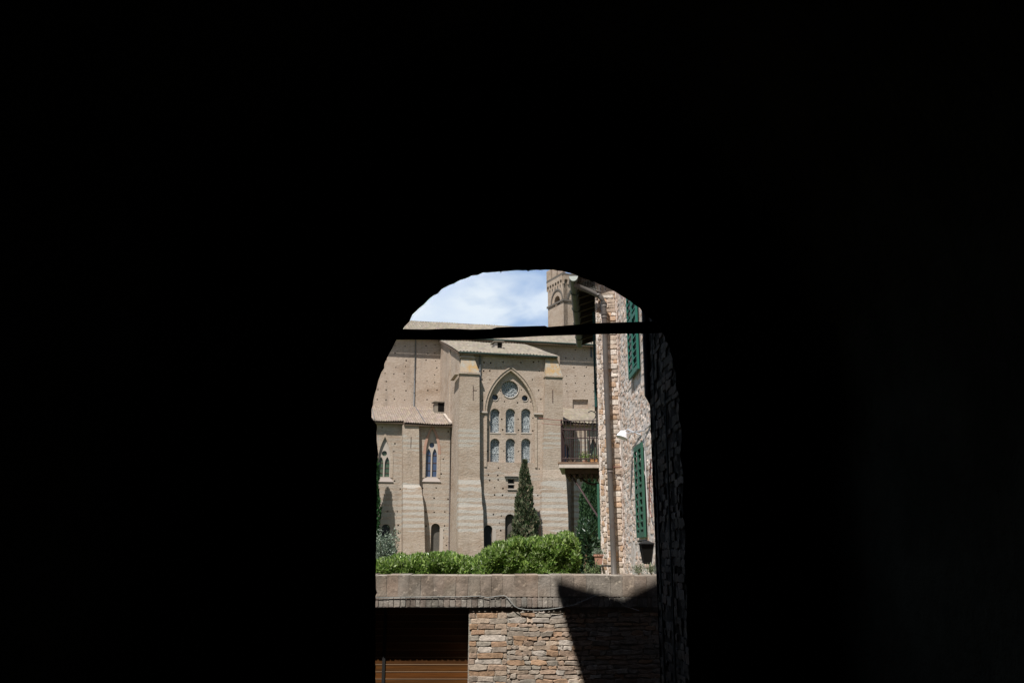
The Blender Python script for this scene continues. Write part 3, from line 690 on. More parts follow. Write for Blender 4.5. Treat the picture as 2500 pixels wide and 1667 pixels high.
HEDGE = [(860,1384),(918,1378),(945,1370),(960,1365),(1000,1361),(1040,1356),(1080,1359),(1110,1361),(1140,1370),(1160,1365),(1180,1353),(1190,1344),(1210,1336),(1250,1326),(1290,1319),(1330,1316),(1370,1312),(1395,1312),(1408,1320),(1414,1338)]
def hz(px):
    for (a, b), (c, d) in zip(HEDGE, HEDGE[1:]):
        if a <= px <= c: return b + (d-b)*(px-a)/(c-a)
    return HEDGE[0][1] if px < 860 else HEDGE[-1][1]
def hedge(name, px0, px1, y0, y1, label, cat, n, seed, size, cols, group=None):
    rnd = random.Random(seed); zb = 1.1
    xa, xb = atY(px0, 1380, y0).x, atY(px1, 1380, y0).x
    def topz(x, y):
        depth = y0*cos(PITCH)
        px = 1250 + x*F/(y0*cos(PITCH)+0.1)
        return atY(px, hz(px), y0).z + 0.04*lump(x, y, 0, 7)
    root = empty(name, ((xa+xb)/2, (y0+y1)/2, zb)); tag(root, label, cat, group)
    def samp(r):
        x = r.uniform(xa, xb); f = r.random()
        if f < 0.45:                                   # front face
            zt_ = topz(x, y0); z = r.uniform(zb+.05, zt_); e = ((z-zb)/(zt_-zb))
            y = y0 + 0.08*lump(x, 0, z, 6) + (max(0, e-.7)*0.6)**1.0 + abs(r.gauss(0, .09)); out = (0,-1,0.3)
        else:
            y = y0 + (y1-y0)*r.random(); zt_ = topz(x, y); z = zt_ - abs(r.gauss(0, .05)) - max(0, .15-(y-y0))*0.6; out = (0,-.2,1)
        return (x, y, z), out
    mb = MB(); leaves(mb, n, samp, size, cols, rnd, up=0.5, aspect=0.42)
    put(mb.build('leaves', M_laurel), root)
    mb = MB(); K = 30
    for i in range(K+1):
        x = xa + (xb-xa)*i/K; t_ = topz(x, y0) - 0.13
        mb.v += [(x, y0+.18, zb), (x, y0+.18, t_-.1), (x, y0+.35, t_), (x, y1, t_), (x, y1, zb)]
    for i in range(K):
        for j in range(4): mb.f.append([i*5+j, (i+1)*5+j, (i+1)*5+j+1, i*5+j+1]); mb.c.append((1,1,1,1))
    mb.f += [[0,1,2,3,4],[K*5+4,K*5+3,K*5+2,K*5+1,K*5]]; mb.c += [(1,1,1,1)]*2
    put(mb.build('dark_core', M_core), root)  # solid filler that darkens the gaps and stops see-through
GREENS = [(0.21,0.32,0.07),(0.17,0.28,0.06),(0.27,0.38,0.09),(0.11,0.20,0.04),(0.32,0.42,0.14),(0.08,0.15,0.03),(0.28,0.39,0.11),(0.42,0.50,0.27)]  # the last, whitish tint paints glints on the leaves
hedge('laurel_hedge', 840, 1172, 16.3, 17.4, 'low clipped bright green laurel hedge running left along the top of the garden wall', 'hedge', 15000, 3, (0.06,0.11), GREENS)
hedge('laurel_bush', 1160, 1414, 15.8, 17.6, 'bigger glossy green laurel bush rising to the right above the wall', 'bush', 19000, 4, (0.07,0.12), GREENS)

def cypress(name, px, ptop, pbase, hw, Y, label, n, seed, cols, size, group='cypress trees by the church', EXPO=0.62):
    top = atY(px, ptop, Y); rnd = random.Random(seed)
    zb = pbase; H = top.z - zb; R = hw
    root = empty(name, (top.x, Y, zb)); tag(root, label, 'cypress', group)
    def rad(t):                                            # t: 0 base .. 1 top
        return R*min(1, (t+0.02)*9)*(1-t)**EXPO*(1.0 if t > .05 else .8)
    def samp(r):
        t = r.random()**1.15; a = r.uniform(0, 2*pi); z = H*(0.03+0.97*t)
        rr = rad(t)*(0.84+0.26*lump(a*2, t*14, z*.9, 1.6)/1.6)*(1-abs(r.gauss(0,.10)))
        return (rr*cos(a), rr*sin(a), z), (cos(a)*.4, sin(a)*.4, 1.2)
    mb = MB(); leaves(mb, n, samp, size, cols, rnd, up=0.8, aspect=0.5)
    mb.build('crown', M_cyp, root)
    mb = MB(); mb.tube([(0,0,-.3),(0,0,H*.5),(0,0,H*.93)], [R*.16, R*.1, .03], 8); mb.build('trunk', M_stem, root)
    mb = MB(); mb.tube([(0,0,H*(0.05+0.09*k)) for k in range(11)], [max(.02, rad(0.05+0.09*k)*0.72) for k in range(11)], 10); mb.build('inner_core', M_core, root)
CYP1 = [(0.09,0.11,0.06),(0.06,0.09,0.04),(0.20,0.165,0.11),(0.13,0.14,0.08),(0.04,0.06,0.03)]
CYP2 = [(0.035,0.075,0.03),(0.05,0.10,0.04),(0.025,0.055,0.022),(0.04,0.085,0.045)]
cypress('cypress_tree', 1281, 1128, -6.2, 3.3, 102.2, 'slim pointed cypress with brownish foliage in front of the arched chapel window', 22000, 31, CYP1, (0.25,0.55), EXPO=0.85)
cypress('cypress_tree', 914, 1085, -6.2, 1.95, 106.0, 'narrow cypress half hidden by the left edge of the arch', 9000, 32, [(0.035,0.10,0.03),(0.03,0.07,0.03),(0.05,0.13,0.05)], (0.2,0.45))
cypress('cypress_tree', 1446, 1132, -5.0, 2.0, 80, 'wide dark green cypress behind the balcony of the house', 20000, 33, CYP2, (0.2,0.42), EXPO=0.33)

def shrub(name, label, cat, c, r, n, seed, cols, size, mat_, aspect=0.3, stems=6, group=None, up=.5, stemr=0.02):
    rnd = random.Random(seed); root = empty(name, (c[0], c[1], c[2])); tag(root, label, cat, group)
    tips = []
    mb = MB()
    for k in range(stems):
        a = rnd.uniform(0, 2*pi); q = Vector((cos(a)*r[0]*rnd.uniform(.2,.8), sin(a)*r[1]*rnd.uniform(.2,.8), r[2]*rnd.uniform(.75,1.1)))
        mb.tube([(0,0,0), q*.5+Vector((0,0,r[2]*.1)), q], [stemr, stemr*.7, stemr*.3], 5); tips.append(q)
    mb.build('stems', M_stem, root)
    def samp(rr):
        if rr.random() < .45:
            q = rr.choice(tips); t = rr.uniform(.3, 1.05); p = q*t + Vector((rr.gauss(0,.07)*r[0], rr.gauss(0,.07)*r[1], rr.gauss(0,.07)*r[2])); return p, (0,0,.6)
        d = Vector((rr.gauss(0,1), rr.gauss(0,1), rr.gauss(0,1))).normalized(); k = rr.random()**.4
        k *= .8+.2*lump(d.x*3, d.y*3, d.z*3, 2)
        return (d.x*r[0]*k, d.y*r[1]*k, r[2]*.5+d.z*r[2]*.5*k), tuple(d)
    mb = MB(); leaves(mb, n, samp, size, cols, rnd, up=up, aspect=aspect); mb.build('leaves', mat_, root)
    return root
OL = [(0.22,0.27,0.20),(0.16,0.21,0.15),(0.28,0.33,0.27),(0.12,0.17,0.11)]
q = atY(935, 1385, 24)
shrub('olive_bush', 'silvery grey green olive bush poking over the left end of the hedge', 'bush', (q.x, 24, 0.7), (0.62,0.6,1.35), 6500, 41, OL, (0.05,0.09), M_olive, stems=14)
DK = [(0.03,0.07,0.03),(0.02,0.05,0.02),(0.045,0.09,0.035),(0.03,0.06,0.035)]
q = atY(1432, 1385, 21)
shrub('evergreen_shrub', 'dark shady evergreen shrub between the laurel bush and the house', 'bush', (q.x-.02, 20.6, 0.9), (0.42,0.4,1.40), 7500, 42, DK, (0.08,0.16), M_laurel, stems=5, stemr=.04)
q = atY(1424, 1400, 20)
mb = MB(); mb.tube([(q.x,20,0.9),(q.x+.01,20,1.45),(q.x-.02,20,1.9)], [.06,.055,.05], 8)
mb.build('x_tmp'); bpy.data.objects.remove(bpy.data.objects['x_tmp'])
q = atY(1433, 1330, 20.6)
pr = empty('palm_plant', (q.x, 20.35, 1.1)); tag(pr, 'small spiky plant with pale leaf tips above the dark shrub', 'plant')
mb = MB(); mb.tube([(-.06,0,-.1),(-.07,0,.3),(-.02,0,.75)], [.04,.035,.03], 8); mb.build('trunk', mat('tan bark', (0.28,0.17,0.11), .95), pr)
mb = MB(); rp = random.Random(9)
for k in range(14):
    a = rp.uniform(0, 2*pi); e = rp.uniform(.3, 1.4); d = Vector((cos(a)*cos(e), sin(a)*cos(e), sin(e))); s_ = d.cross(Vector((0,0,1))).normalized()*.022
    b = Vector((-.02,0,.75)); m_ = b+d*.16; t_ = b+d*.32-Vector((0,0,.05)); c = rp.choice([(0.14,0.26,0.08),(0.08,0.18,0.05),(0.2,0.32,0.1)])
    mb.add([b, m_+s_, t_, m_-s_], [(0,1,2,3)], (*c,1))
mb.build('fronds', M_laurel, pr)
q = atY(1445, 1402, 14.4)
shrub('wall_plant', 'pale green feathery plant growing behind the wall at the foot of the house', 'plant', (q.x, 14.4, 1.1), (0.16,0.12,0.36), 1100, 43, [(0.16,0.22,0.09),(0.22,0.26,0.12),(0.10,0.16,0.07)], (0.03,0.06), M_olive, stems=8, stemr=.006)
for i, (px, lab, w_) in enumerate(((1560, 'tuft of small weeds on the coping left under the lantern', .11), (1590, 'tuft of weeds on the coping at the far right end of the wall', .07))):
    q = atY(px, 1398, 12.2); shrub('weed_tuft', lab, 'weeds', (q.x, 12.2, zt-.01), (w_,.08,.13), 420, 50+i, [(0.15,0.2,0.1),(0.2,0.22,0.14),(0.1,0.15,0.07)], (0.015,0.035), M_olive, stems=6, stemr=.003, group='weeds on the coping')
# terracotta pot on a bracket
q = atY(1461, 1366, 15.5)
pot = empty('flower_pot', (q.x, 15.5, atY(1461,1378,15.5).z)); tag(pot, 'square terracotta pot with grey green plant on a ledge at the house corner', 'flower pot')
hh = atY(1461,1357,15.5).z - pot.location.z
mb = MB(); a, b = .055, .075
mb.hexa([(-a,-a,0),(a,-a,0),(a,a,0),(-a,a,0),(-b,-b,hh),(b,-b,hh),(b,b,hh),(-b,b,hh)]); mb.box((-b-.012,-b-.012,hh), (b+.012,b+.012,hh+.03))
M_terra = mat('terracotta', (0.42,0.22,0.16), .85, noises=((12,(0.5,0.35,0.28),.45,.65,.6),)); mb.build('pot_body', M_terra, pot)
rr = random.Random(61)
mb = MB(); leaves(mb, 500, lambda r: ((r.gauss(0,.05), r.gauss(0,.04), hh+.03+abs(r.gauss(0,.035))), (0,0,.6)), (.02,.04), [(0.2,0.25,0.19),(0.14,0.19,0.13)], rr); mb.build('plant', M_olive, pot)
mb = MB(); mb.box((pot.location.x-.07,15.42,pot.location.z-.03),(HA.x+.1,15.58,pot.location.z-.004)); mb.box((HA.x-.02,15.45,pot.location.z-.03),(HA.x+.02,16.0,pot.location.z-.002-.004)); put(mb.build('pot_shelf', mat('dark shelf iron', (.03,.03,.03), .6)), house)
# things on the balcony
def bpos(px, py, Y): return atY(px, py, Y)
q = atY(1428, 1118, 17.35); pl = empty('balcony_plant', (q.x, 17.35, zs_top)); tag(pl, 'small bright green plant in a pot behind the balcony railing', 'plant')
mb = MB(); mb.tube([(0,0,0),(0,0,.07)], [.04,.055], 10); mb.build('pot', M_terra, pl)
mb = MB(); leaves(mb, 300, lambda r: ((r.gauss(0,.05), r.gauss(0,.04), .09+abs(r.gauss(0,.06))), (0,0,.6)), (.03,.05), GREENS, rr); mb.build('leaves', M_laurel, pl)
q = atY(1450, 1118, 17.3); cr_ = empty('planter_box', (q.x, 17.3, zs_top)); tag(cr_, 'little orange wooden planter crate at the house end of the balcony', 'planter')
mb = MB()
for k in range(3): mb.box((-.075,-.06,.004+k*.033), (.075,.06,.028+k*.033))
mb.box((-.06,-.065,0),(-.045,.065,.1)); mb.box((.045,-.065,0),(.06,.065,.1)); mb.build('crate', mat('orange wood', (0.42,0.22,0.09), .8), cr_)
mb = MB(); leaves(mb, 120, lambda r: ((r.gauss(0,.04), r.gauss(0,.03), .1+abs(r.gauss(0,.03))), (0,0,.6)), (.03,.05), [(0.2,0.22,0.1)], rr); mb.build('leaves', M_olive, cr_)
q = atY(1398, 1120, 17.3); mb = MB()
for k in range(7):
    a = random.uniform(-.12,.12); mb.tube([(0,0,0),(a*.5-.02,0,.05),(a-.03,random.uniform(-.05,.05),.10+random.random()*.06)], .004, 4)
o = mb.build('dry_stems', mat('straw stems', (0.38,0.30,0.2), .9)); o.location = (q.x,17.3,zs_top); tag(o, 'dry straw coloured stems lying on the left of the balcony floor', 'dead plant')

# ------------------------------------------------------------------ lamps on the street wall
c = atY(1521, 1060, 14.4)
lamp = empty('wall_lamp', (c.x, 14.4, c.z)); tag(lamp, 'white conical lamp shade on an arm in the middle of the house wall', 'street lamp')
mb = MB(); N_ = 16; dirv = Vector((-0.35, -0.2, -0.9)).normalized()
ax = Vector((0.35,0.1,0.9)).normalized()
mb.tube([-ax*.062, -ax*.05, ax*.045, ax*.058], [.104,.098,.056,.034], 20); mb.build('lamp_shade', mat('white enamel', (0.8,0.8,0.85), .35), lamp, smooth=False)
mb = MB(); wq = Vector(bfn(*onB(1566,1062), 0)) - lamp.location
wq2 = Vector(bfn(*onB(1590,1035), 0)) - lamp.location
mb.tube([ax*.06, ax*.09+Vector((.05,0,0)), wq], .012, 6); mb.tube([ax*.04+Vector((.06,0,-.02)), (wq+wq2)/2+Vector((-.03,0,-.01)), wq2], .010, 6)
mb.build('arm', mat('pale steel arm', (0.5,0.5,0.52), .4, .3), lamp)
lz0, lz1 = atY(1578,1376,12.6).z, atY(1578,1318,12.6).z
c = atY(1579, 1350, 12.6)
lan = empty('wall_lantern', (c.x, 12.6, lz0)); tag(lan, 'black tapering iron lantern above the right end of the wall', 'lantern')
H = lz1-lz0; s4 = lambda r, z: [(-r,-r,z),(r,-r,z),(r,r,z),(-r,r,z)]
mb = MB()
mb.hexa(s4(.045,.0)+s4(.055,.02)); mb.hexa(s4(.108,H*.86)+s4(.02,H*.985)); mb.hexa(s4(.112,H*.83)+s4(.112,H*.86-.002)); mb.tube([(0,0,H*.98),(0,0,H*1.04)], .012, 6)
for sx in (-1,1):
    for sy in (-1,1): mb.tube([(sx*.052,sy*.052,.01),(sx*.088,sy*.088,H*.84)], .007, 4)
M_blk = mat('black lantern iron', (0.012,0.012,0.012), .6); mb.build('frame', M_blk, lan)
mb = MB(); mb.hexa(s4(.048,.021)+s4(.084,H*.825)); mb.build('glass', mat('shade-toned lantern glass', (0.008,0.008,0.007), .6, spec=.1), lan)  # glass colour near black, the lantern's shade is painted in
mb = MB(); mb.tube([(0,0,H*1.0),(-.06,.3,H*.99),(.0,.8,H*.97)], .012, 6); mb.tube([(-.06,.3,H*.99),(0.1,0.6,H*.8)], .009, 6); mb.build('bracket', M_blk, lan)

# ------------------------------------------------------------------ shaded house on the near right
sh = empty('shaded_house', (1.74, 10.7, 0)); tag(sh, 'dim rough walled house in deep shade along the right inside edge of the arch', 'house')
M_shade = mat('shade-toned rough plaster', (0.035,0.035,0.034), 1.0, spec=0.0, noises=((1.5,(0.012,0.012,0.011),0.45,0.6,0.8),(8,(0.10,0.095,0.09),0.54,0.66,0.9)), bump=((4,0.06),(15,0.02)))  # plaster colour lowered so the wall reads as deep shade
mb = MB(); NY, NZ = 40, 90; rs = random.Random(8)
for j in range(NZ+1):
    for i in range(NY+1):
        y = 7.62+3.1*i/NY; z = -2+10*j/NZ
        mb.v.append((1.762+0.03*lump(y*1.3, z*.6, z, 1.7)*.5+rs.uniform(-.012,.012), y+rs.uniform(-.01,.01), z))
for j in range(NZ):
    for i in range(NY): mb.f.append([j*(NY+1)+i, j*(NY+1)+i+1, (j+1)*(NY+1)+i+1, (j+1)*(NY+1)+i]); mb.c.append((1,1,1,1))
sb = MB(); masonry(sb, lambda a, b, d: (1.752+d+0.03*lump(a*1.3, b*.6, b, 1.7)*.5, a, b), 7.7, 10.68, -0.6, 6.0, 0.085, (0.12,0.3), [(0.035,0.03,0.028),(0.02,0.02,0.018),(0.03,0.03,0.03),(0.015,0.015,0.015),(0.04,0.038,0.036)], 0.010, 0.2, 0.004, rnd=rs, hj=.35, only_fill=0.55)  # stone tones near black, the wall's shade put into their colour
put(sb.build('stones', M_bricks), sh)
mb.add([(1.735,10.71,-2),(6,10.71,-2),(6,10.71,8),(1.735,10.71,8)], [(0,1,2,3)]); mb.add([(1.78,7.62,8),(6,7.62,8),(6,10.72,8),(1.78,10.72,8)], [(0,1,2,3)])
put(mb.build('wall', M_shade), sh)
mb = MB()
zb_ = atY(1590, 985, 10.66).z
mb.tube([(1.705,10.66,8),(1.705,10.66,zb_+.1),(1.735,10.66,zb_)], [.038,.038,.012], 8)
put(mb.build('downpipe', mat('black pipe', (0.012,0.012,0.012), .7)), sh)
mb = MB(); mb.tube([(1.733,10.4,-1),(1.735,10.4,2.4),(1.725,10.2,4.6)], .012, 5); mb.tube([(1.725,9.7,-1),(1.735,9.6,3.4)], .012, 5); put(mb.build('wall_pipes', mat('grey teal pipe', (0.02,0.028,0.028), .8)), sh)

# ------------------------------------------------------------------ the church across the valley (all in its own frame: u along the front, w into depth, z up)
church = empty('church', tuple(CH_O), CH_T)
tag(church, 'huge plain medieval brick church with buttresses and arched windows filling the view', 'church')
ZG = -7.0
def fw(w): return lambda a, b, d: (a, w + d, b)
def part(mb, name, m, parent=church, smooth=False, label=None):
    o = mb.build(name, m, parent, smooth)
    if label: o['label'] = label
    return o
def arch_loop(u0, u1, zb, zt, w=None, kind='round', n=10):
    """opening from zb up to the crown zt"""
    r = (u1-u0)/2; c = (u0+u1)/2
    if kind == 'round':
        zs = zt - r; return [(u0, zb), (u1, zb)] + [(c + r*cos(pi*k/n), zs + r*sin(pi*k/n)) for k in range(n+1)]
    zs = zt - kind                                         # pointed: kind = rise
    h = kind; a = r; R = (a*a + h*h)/(2*a)
    pts = []
    e = math.asin(min(1, h/R))
    for k in range(n+1): t = e*k/n; pts.append((c + a - R + R*cos(t), zs + R*sin(t)))
    for k in range(n-1, -1, -1): t = e*k/n; pts.append((c - a + R - R*cos(t), zs + R*sin(t)))
    return [(u0, zb), (u1, zb)] + pts
def circle(c, z, r, n=20): return [(c + r*cos(2*pi*k/n), z + r*sin(2*pi*k/n)) for k in range(n)]
def hole(px, py, w, s=0.10): u, z = P(px, py, w); return [(u-s, z-s), (u+s, z-s), (u+s, z+s), (u-s, z+s)]
def holes_grid(rows, w, skip=None, jitter=3, rnd=random.Random(77)):
    out = []
    for y, xs in rows:
        for x in xs:
            if rnd.random() < 0.12: continue
            out.append(hole(x + rnd.uniform(-jitter, jitter), y + rnd.uniform(-2, 2), w, rnd.uniform(.07, .10)))
    return out

WB = 19.0
# main high wall behind everything
zE = P(1400, 838, WB-1.2)[1]
uL, uR = P(120, 900, WB)[0], P(1900, 900, WB)[0]
ph = []
for y in (843, 862, 879, 896, 913, 932, 952, 975): ph.append((y, [x for x in (921, 943, 964, 989, 1042, 1064) if x > 905]))
rt = []
for y in (853, 874, 896, 917, 936, 955): rt.append((y, [1384, 1404, 1429, 1450]))
rect = [P(1398, 997, WB), P(1436, 997, WB), P(1436, 975, WB), P(1398, 975, WB)]
rect = [(p[0], p[1]) for p in rect]
mb = MB(); panel(mb, [(uL, ZG), (uR, ZG), (uR, zE), (uL, zE)], holes_grid(ph, WB) + holes_grid(rt, WB) + [rect], fw(WB), t=0.5)
part(mb, 'high_wall', M_main)
mb = MB()
for (ua, ub) in ((uL, uL+.5), (uR-.5, uR)): mb.box((ua, WB+.5, ZG), (ub, WB+30, zE))
mb.box((uL+.5, WB+29.5, ZG), (uR-.5, WB+30, zE)); part(mb, 'far_wall', M_main)
mb = MB(); mb.box((rect[0][0]-.1, WB+.35, rect[0][1]-.1), (rect[1][0]+.1, WB+.6, rect[2][1]+.1)); part(mb, 'blind_window', M_main)
mb = MB(); mb.box((rect[0][0]-.1, WB-.1, rect[0][1]-.22), (rect[1][0]+.1, WB+.3, rect[0][1]+.003)); part(mb, 'sill', M_stone_trim)

def tiled_roof(name, u0, u1, w0, z0, w1, z1, m, pitch=0.34, amp=0.06, clip=None, nrows=14):
    """corrugated tile roof from eave (w0,z0) to top (w1,z1); clip(w)->(ua,ub)"""
    mb = MB(); rnd = random.Random(int(u0*10)); n = int((u1-u0)/pitch*4)
    rows = [j/nrows for j in range(nrows+1)]
    for t in rows:
        w = w0+(w1-w0)*t; z = z0+(z1-z0)*t
        for i in range(n+1):
            u = u0+(u1-u0)*i/n
            mb.v.append((u, w, z + amp*sin(2*pi*u/pitch) + 0.05*sin(u*.9+t*5)))
    cols = {}
    for j in range(nrows):
        for i in range(n):
            key = (i//4, j)
            if key not in cols: k = rnd.uniform(.82, 1.15); cols[key] = (k, k*rnd.uniform(.95, 1.02), k*rnd.uniform(.9, 1.0), 1)
            mb.f.append([j*(n+1)+i, j*(n+1)+i+1, (j+1)*(n+1)+i+1, (j+1)*(n+1)+i]); mb.c.append(cols[key])
    # boards below
    o = part(mb, name, m)
    mb = MB(); mb.hexa([(u0,w0+.12,z0-.34),(u1,w0+.12,z0-.34),(u1,w1,z1-.34),(u0,w1,z1-.34),(u0,w0+.12,z0-.10),(u1,w0+.12,z0-.10),(u1,w1,z1-.10),(u0,w1,z1-.10)])
    mb.build('soffit', mat_soffit, o)
    return o
mat_soffit = mat('dark roof soffit', (0.10, 0.07, 0.05), 0.95)
def gutter(u0, u1, w, z, parent, r=.14):
    mb = MB(); mb.tube([(u0, w, z), (u1, w, z)], r, 8); return mb.build('gutter', M_gutter_dark, parent)

# high roof
RS = 0.40; WR = WB + 15.5; zR = zE + RS*(WR-(WB-1.25))
r = tiled_roof('high_roof', uL-.5, uR, WB-1.15, zE, WR, zR, M_tile, pitch=0.42, amp=.07); gutter(uL, uR, WB-1.3, zE-.12, r)
mb = MB(); mb.add([(uL-.5, WR, zR), (uR, WR, zR), (uR, WR+15, zE), (uL-.5, WR+15, zE)], [(0,1,2,3)]); mb.add([(uL,WB,zE-.02),(uL,WR+15,zE-.02),(uL,WR,zR-.1)], [(0,1,2)]); mb.add([(uR,WB,zE-.02),(uR,WR+15,zE-.02),(uR,WR,zR-.1)], [(0,1,2)])
part(mb, 'rear_roof', M_tile)

# tall chapel in front
uA = P(1123, 950, -0.8)[0]; uA_t = P(1128, 857, -.9)[0]; uB = P(1372, 1000, -0.8)[0]; uB_t = P(1362, 866, -.9)[0]
zC = P(1245, 862, -0.9)[1]
z_top_back = zC + (P(1073, 829, WB)[1] - P(1128, 857, -.9)[1])
slope = (z_top_back - zC)/(WB+.9)
zc0w = zC + .9*slope - .15
fa = [P(1188, 1127, 0), P(1305, 1127, 0)]
apex = P(1246, 905, 0); foot = P(1188, 1008, 0)
chole = arch_loop(fa[0][0], fa[1][0], fa[0][1], apex[1], kind=apex[1]-foot[1], n=14)
hr = []
for y in (884, 905, 926, 952, 976): hr.append((y, [x for x in (1180, 1198, 1226, 1262, 1300, 1318) if abs(x-1246) > (y-890)*.62+8]))
hr.append((884, [1250, 1271]))
for y in (1013, 1050, 1075): hr.append((y, [1178, 1314]))
low = []
for y in (1160, 1172): low.append((y, [1195, 1217, 1296]))
for y in (1143,): low.append((y, [1183, 1215, 1275, 1314]))
for y in (1191, 1208): low.append((y, [1208, 1230, 1264, 1316]))
for y in (1257, 1276, 1294, 1313): low.append((y, [1203, 1222, 1315]))
wl1 = arch_loop(P(1181,1340,0)[0], P(1202,1340,0)[0], P(1190,1345,0)[1], P(1191,1281,0)[1])
wl2 = arch_loop(P(1233,1340,0)[0], P(1257,1340,0)[0], P(1245,1345,0)[1], P(1245,1254,0)[1])
u0, zb_ = P(1240, 1192, 0); u1, zt_ = P(1256, 1169, 0); sm = [(u0, zb_), (u1, zb_), (u1, zt_), (u0, zt_)]
def clash(h, others):
    c = (h[0][0]+.1, h[0][1]+.1)
    for o_ in others:
        xs = [p[0] for p in o_]; zs = [p[1] for p in o_]
        if min(xs)-.3 < c[0] < max(xs)+.3 and min(zs)-.3 < c[1] < max(zs)+.3: return True
    return False
H1 = [h for h in holes_grid(hr, 0) if not inpoly((h[0][0]+.1, h[0][1]+.1), [(p[0]*1.0, p[1]) for p in arch_loop(fa[0][0]-.7, fa[1][0]+.7, fa[0][1]-.5, apex[1]+.8, kind=apex[1]-foot[1]+.6)])]
H2 = [h for h in holes_grid(low, 0) if not clash(h, [wl1, wl2, sm])]
mb = MB(); panel(mb, [(uA, ZG), (uB, ZG), (uB, zc0w), (uA, zc0w)], [chole, wl1, wl2, sm] + H1 + H2, fw(0.0), t=0.55)
part(mb, 'chapel_front_wall', M_front)
# recessed panel with the windows
wp = 0.42
wins = []
for row, (yt, yb) in enumerate(((997, 1056), (1070, 1130))):
    for cxp in (1208.5, 1246.5, 1284.5):
        a = P(cxp-12, yb, wp)[0]; b = P(cxp+11.5, yb, wp)[0]; wins.append(arch_loop(a, b, P(cxp, yb + row*0.5, wp)[1], P(cxp, yt, wp)[1]))
# keep the bottom row inside the arch recess
cz = P(1245, 950, wp); R0 = P(1266, 950, wp)[0]-cz[0]; rose = circle(cz[0], cz[1], R0, 28)
oc = [circle(P(x, 970, wp)[0], P(x, y, wp)[1], .40, 14) for x, y in ((1209, 970), (1281.5, 972))]
ins = []
for y, xs in ((1148, ()), (953, (1222, 1273)), (952, (1280,)), (981, (1197, 1231, 1264, 1296)), (1022, (1191, 1225, 1266, 1302)), (1050, (1191, 1228, 1266, 1301)), (1100, (1190, 1230, 1266, 1303))):
    if y < 1127:
        ins.append((y, xs))
HI = holes_grid(ins, wp, jitter=1)
mb = MB(); panel(mb, [(fa[0][0]-.3, fa[0][1]-.9), (fa[1][0]+.3, fa[0][1]-.9), (fa[1][0]+.3, apex[1]+.3), (fa[0][0]-.3, apex[1]+.3)], wins + [rose] + oc + HI, fw(wp+.003), t=0.6)
inner_bg = part(mb, 'window_panel_wall', church_mat('chapel panel brick', base=(0.42,0.34,0.28)))
# the panel wall's foot that stands proud is hidden behind the front wall; the windows
def tracery_lines(mb, loop, w, style, r=.028):
    us = [p[0] for p in loop]; zs = [p[1] for p in loop]; a, b, c, d = min(us), max(us), min(zs), max(zs); m_ = (a+b)/2; W_ = b-a; H_ = d-c
    def L(*pts): mb.tube([(a+W_*x, w, c+H_*y) for x, y in pts], r, 4)
    if style == 'fig':
        L((.06,0),(.30,.42),(.30,.55),(.5,.86),(.70,.55),(.70,.42),(.94,0)); L((0,.42),(1,.42)); L((.12,.62),(.5,.95),(.88,.62)); L((.36,0),(.42,.4)); L((.64,0),(.58,.4))
    elif style == 'mid':
        L((.05,.1),(.3,.8),(.5,.93),(.7,.8),(.95,.1)); L((0,.3),(1,.3)); L((.2,.3),(.5,.7),(.8,.3)); L((.5,0),(.5,.3))
    else:
        for k in range(5): L((.1+.2*k,0),(.14+.18*k,.45+.1*(k % 2)),(.5,.88))
        L((.05,.2),(.95,.2)); L((.1,.52),(.5,.7),(.9,.52))
stl = ['fig', 'mid', 'long', 'fig', 'mid', 'long']
for i, lp in enumerate(wins):
    wg = wp + 0.46
    g = MB(); panel(g, lp, [], fw(wg)); w_ = part(g, 'window', M_trac)
    t = MB(); tracery_lines(t, lp, wg-.03, stl[i]); t.build('lead_lines', M_lead, w_)
    s_ = MB(); us = [p[0] for p in lp]; z_ = min(p[1] for p in lp); s_.box((min(us)-.04, wp-.05, z_-.13), (max(us)+.10, wg, z_+.01)); s_.build('sill', M_stone_trim, w_)
    f = MB(); zt2 = max(p[1] for p in lp); f.box((max(us)-.05, wp+.02, z_+.01), (max(us)+.06, wg-.01, zt2-.6)); f.build('frame', M_stone_trim, w_)  # pale strip on the right only, paints the sunlit reveal
g = MB(); panel(g, rose, [], fw(wp+.46)); w_ = part(g, 'round_window', M_trac, label='big round window under the pointed arch')
t = MB()
for k in range(12):
    a = 2*pi*k/12+.1; t.tube([(cz[0]+.25*R0*cos(a), wp+.43, cz[1]-.05+.25*R0*sin(a)), (cz[0]+R0*.97*cos(a+.15), wp+.43, cz[1]+R0*.97*sin(a+.15))], .03, 4)
for rr_ in (.25, .62): t.tube([(cz[0]+rr_*R0*cos(2*pi*k/20), wp+.43, cz[1]+rr_*R0*sin(2*pi*k/20)) for k in range(21)], .035, 4)
t.build('lead_lines', M_lead, w_)
def ring(name, c, z, r, w, th, m, parent, a0=-2.3, a1=1.0):  # arc on the lower right only, pale colour paints the sunlit reveal
    q = MB(); q.tube([(c+r*cos(a0+(a1-a0)*k/18), w, z+r*sin(a0+(a1-a0)*k/18)) for k in range(19)], th, 5); q.build(name, m, parent)
ring('sunlit_rim', cz[0], cz[1], R0+.02, wp-.01, .07, M_stone_trim, w_)
for lp, (x, y) in zip(oc, ((1209, 970), (1281.5, 972))):
    g = MB(); panel(g, lp, [], fw(wp+.4)); w_ = part(g, 'small_round_window', M_glass_dark)
    c = P(x, y, wp); ring('sunlit_rim', c[0], P(x, y, wp)[1], .42, wp-.01, .06, M_stone_trim, w_)
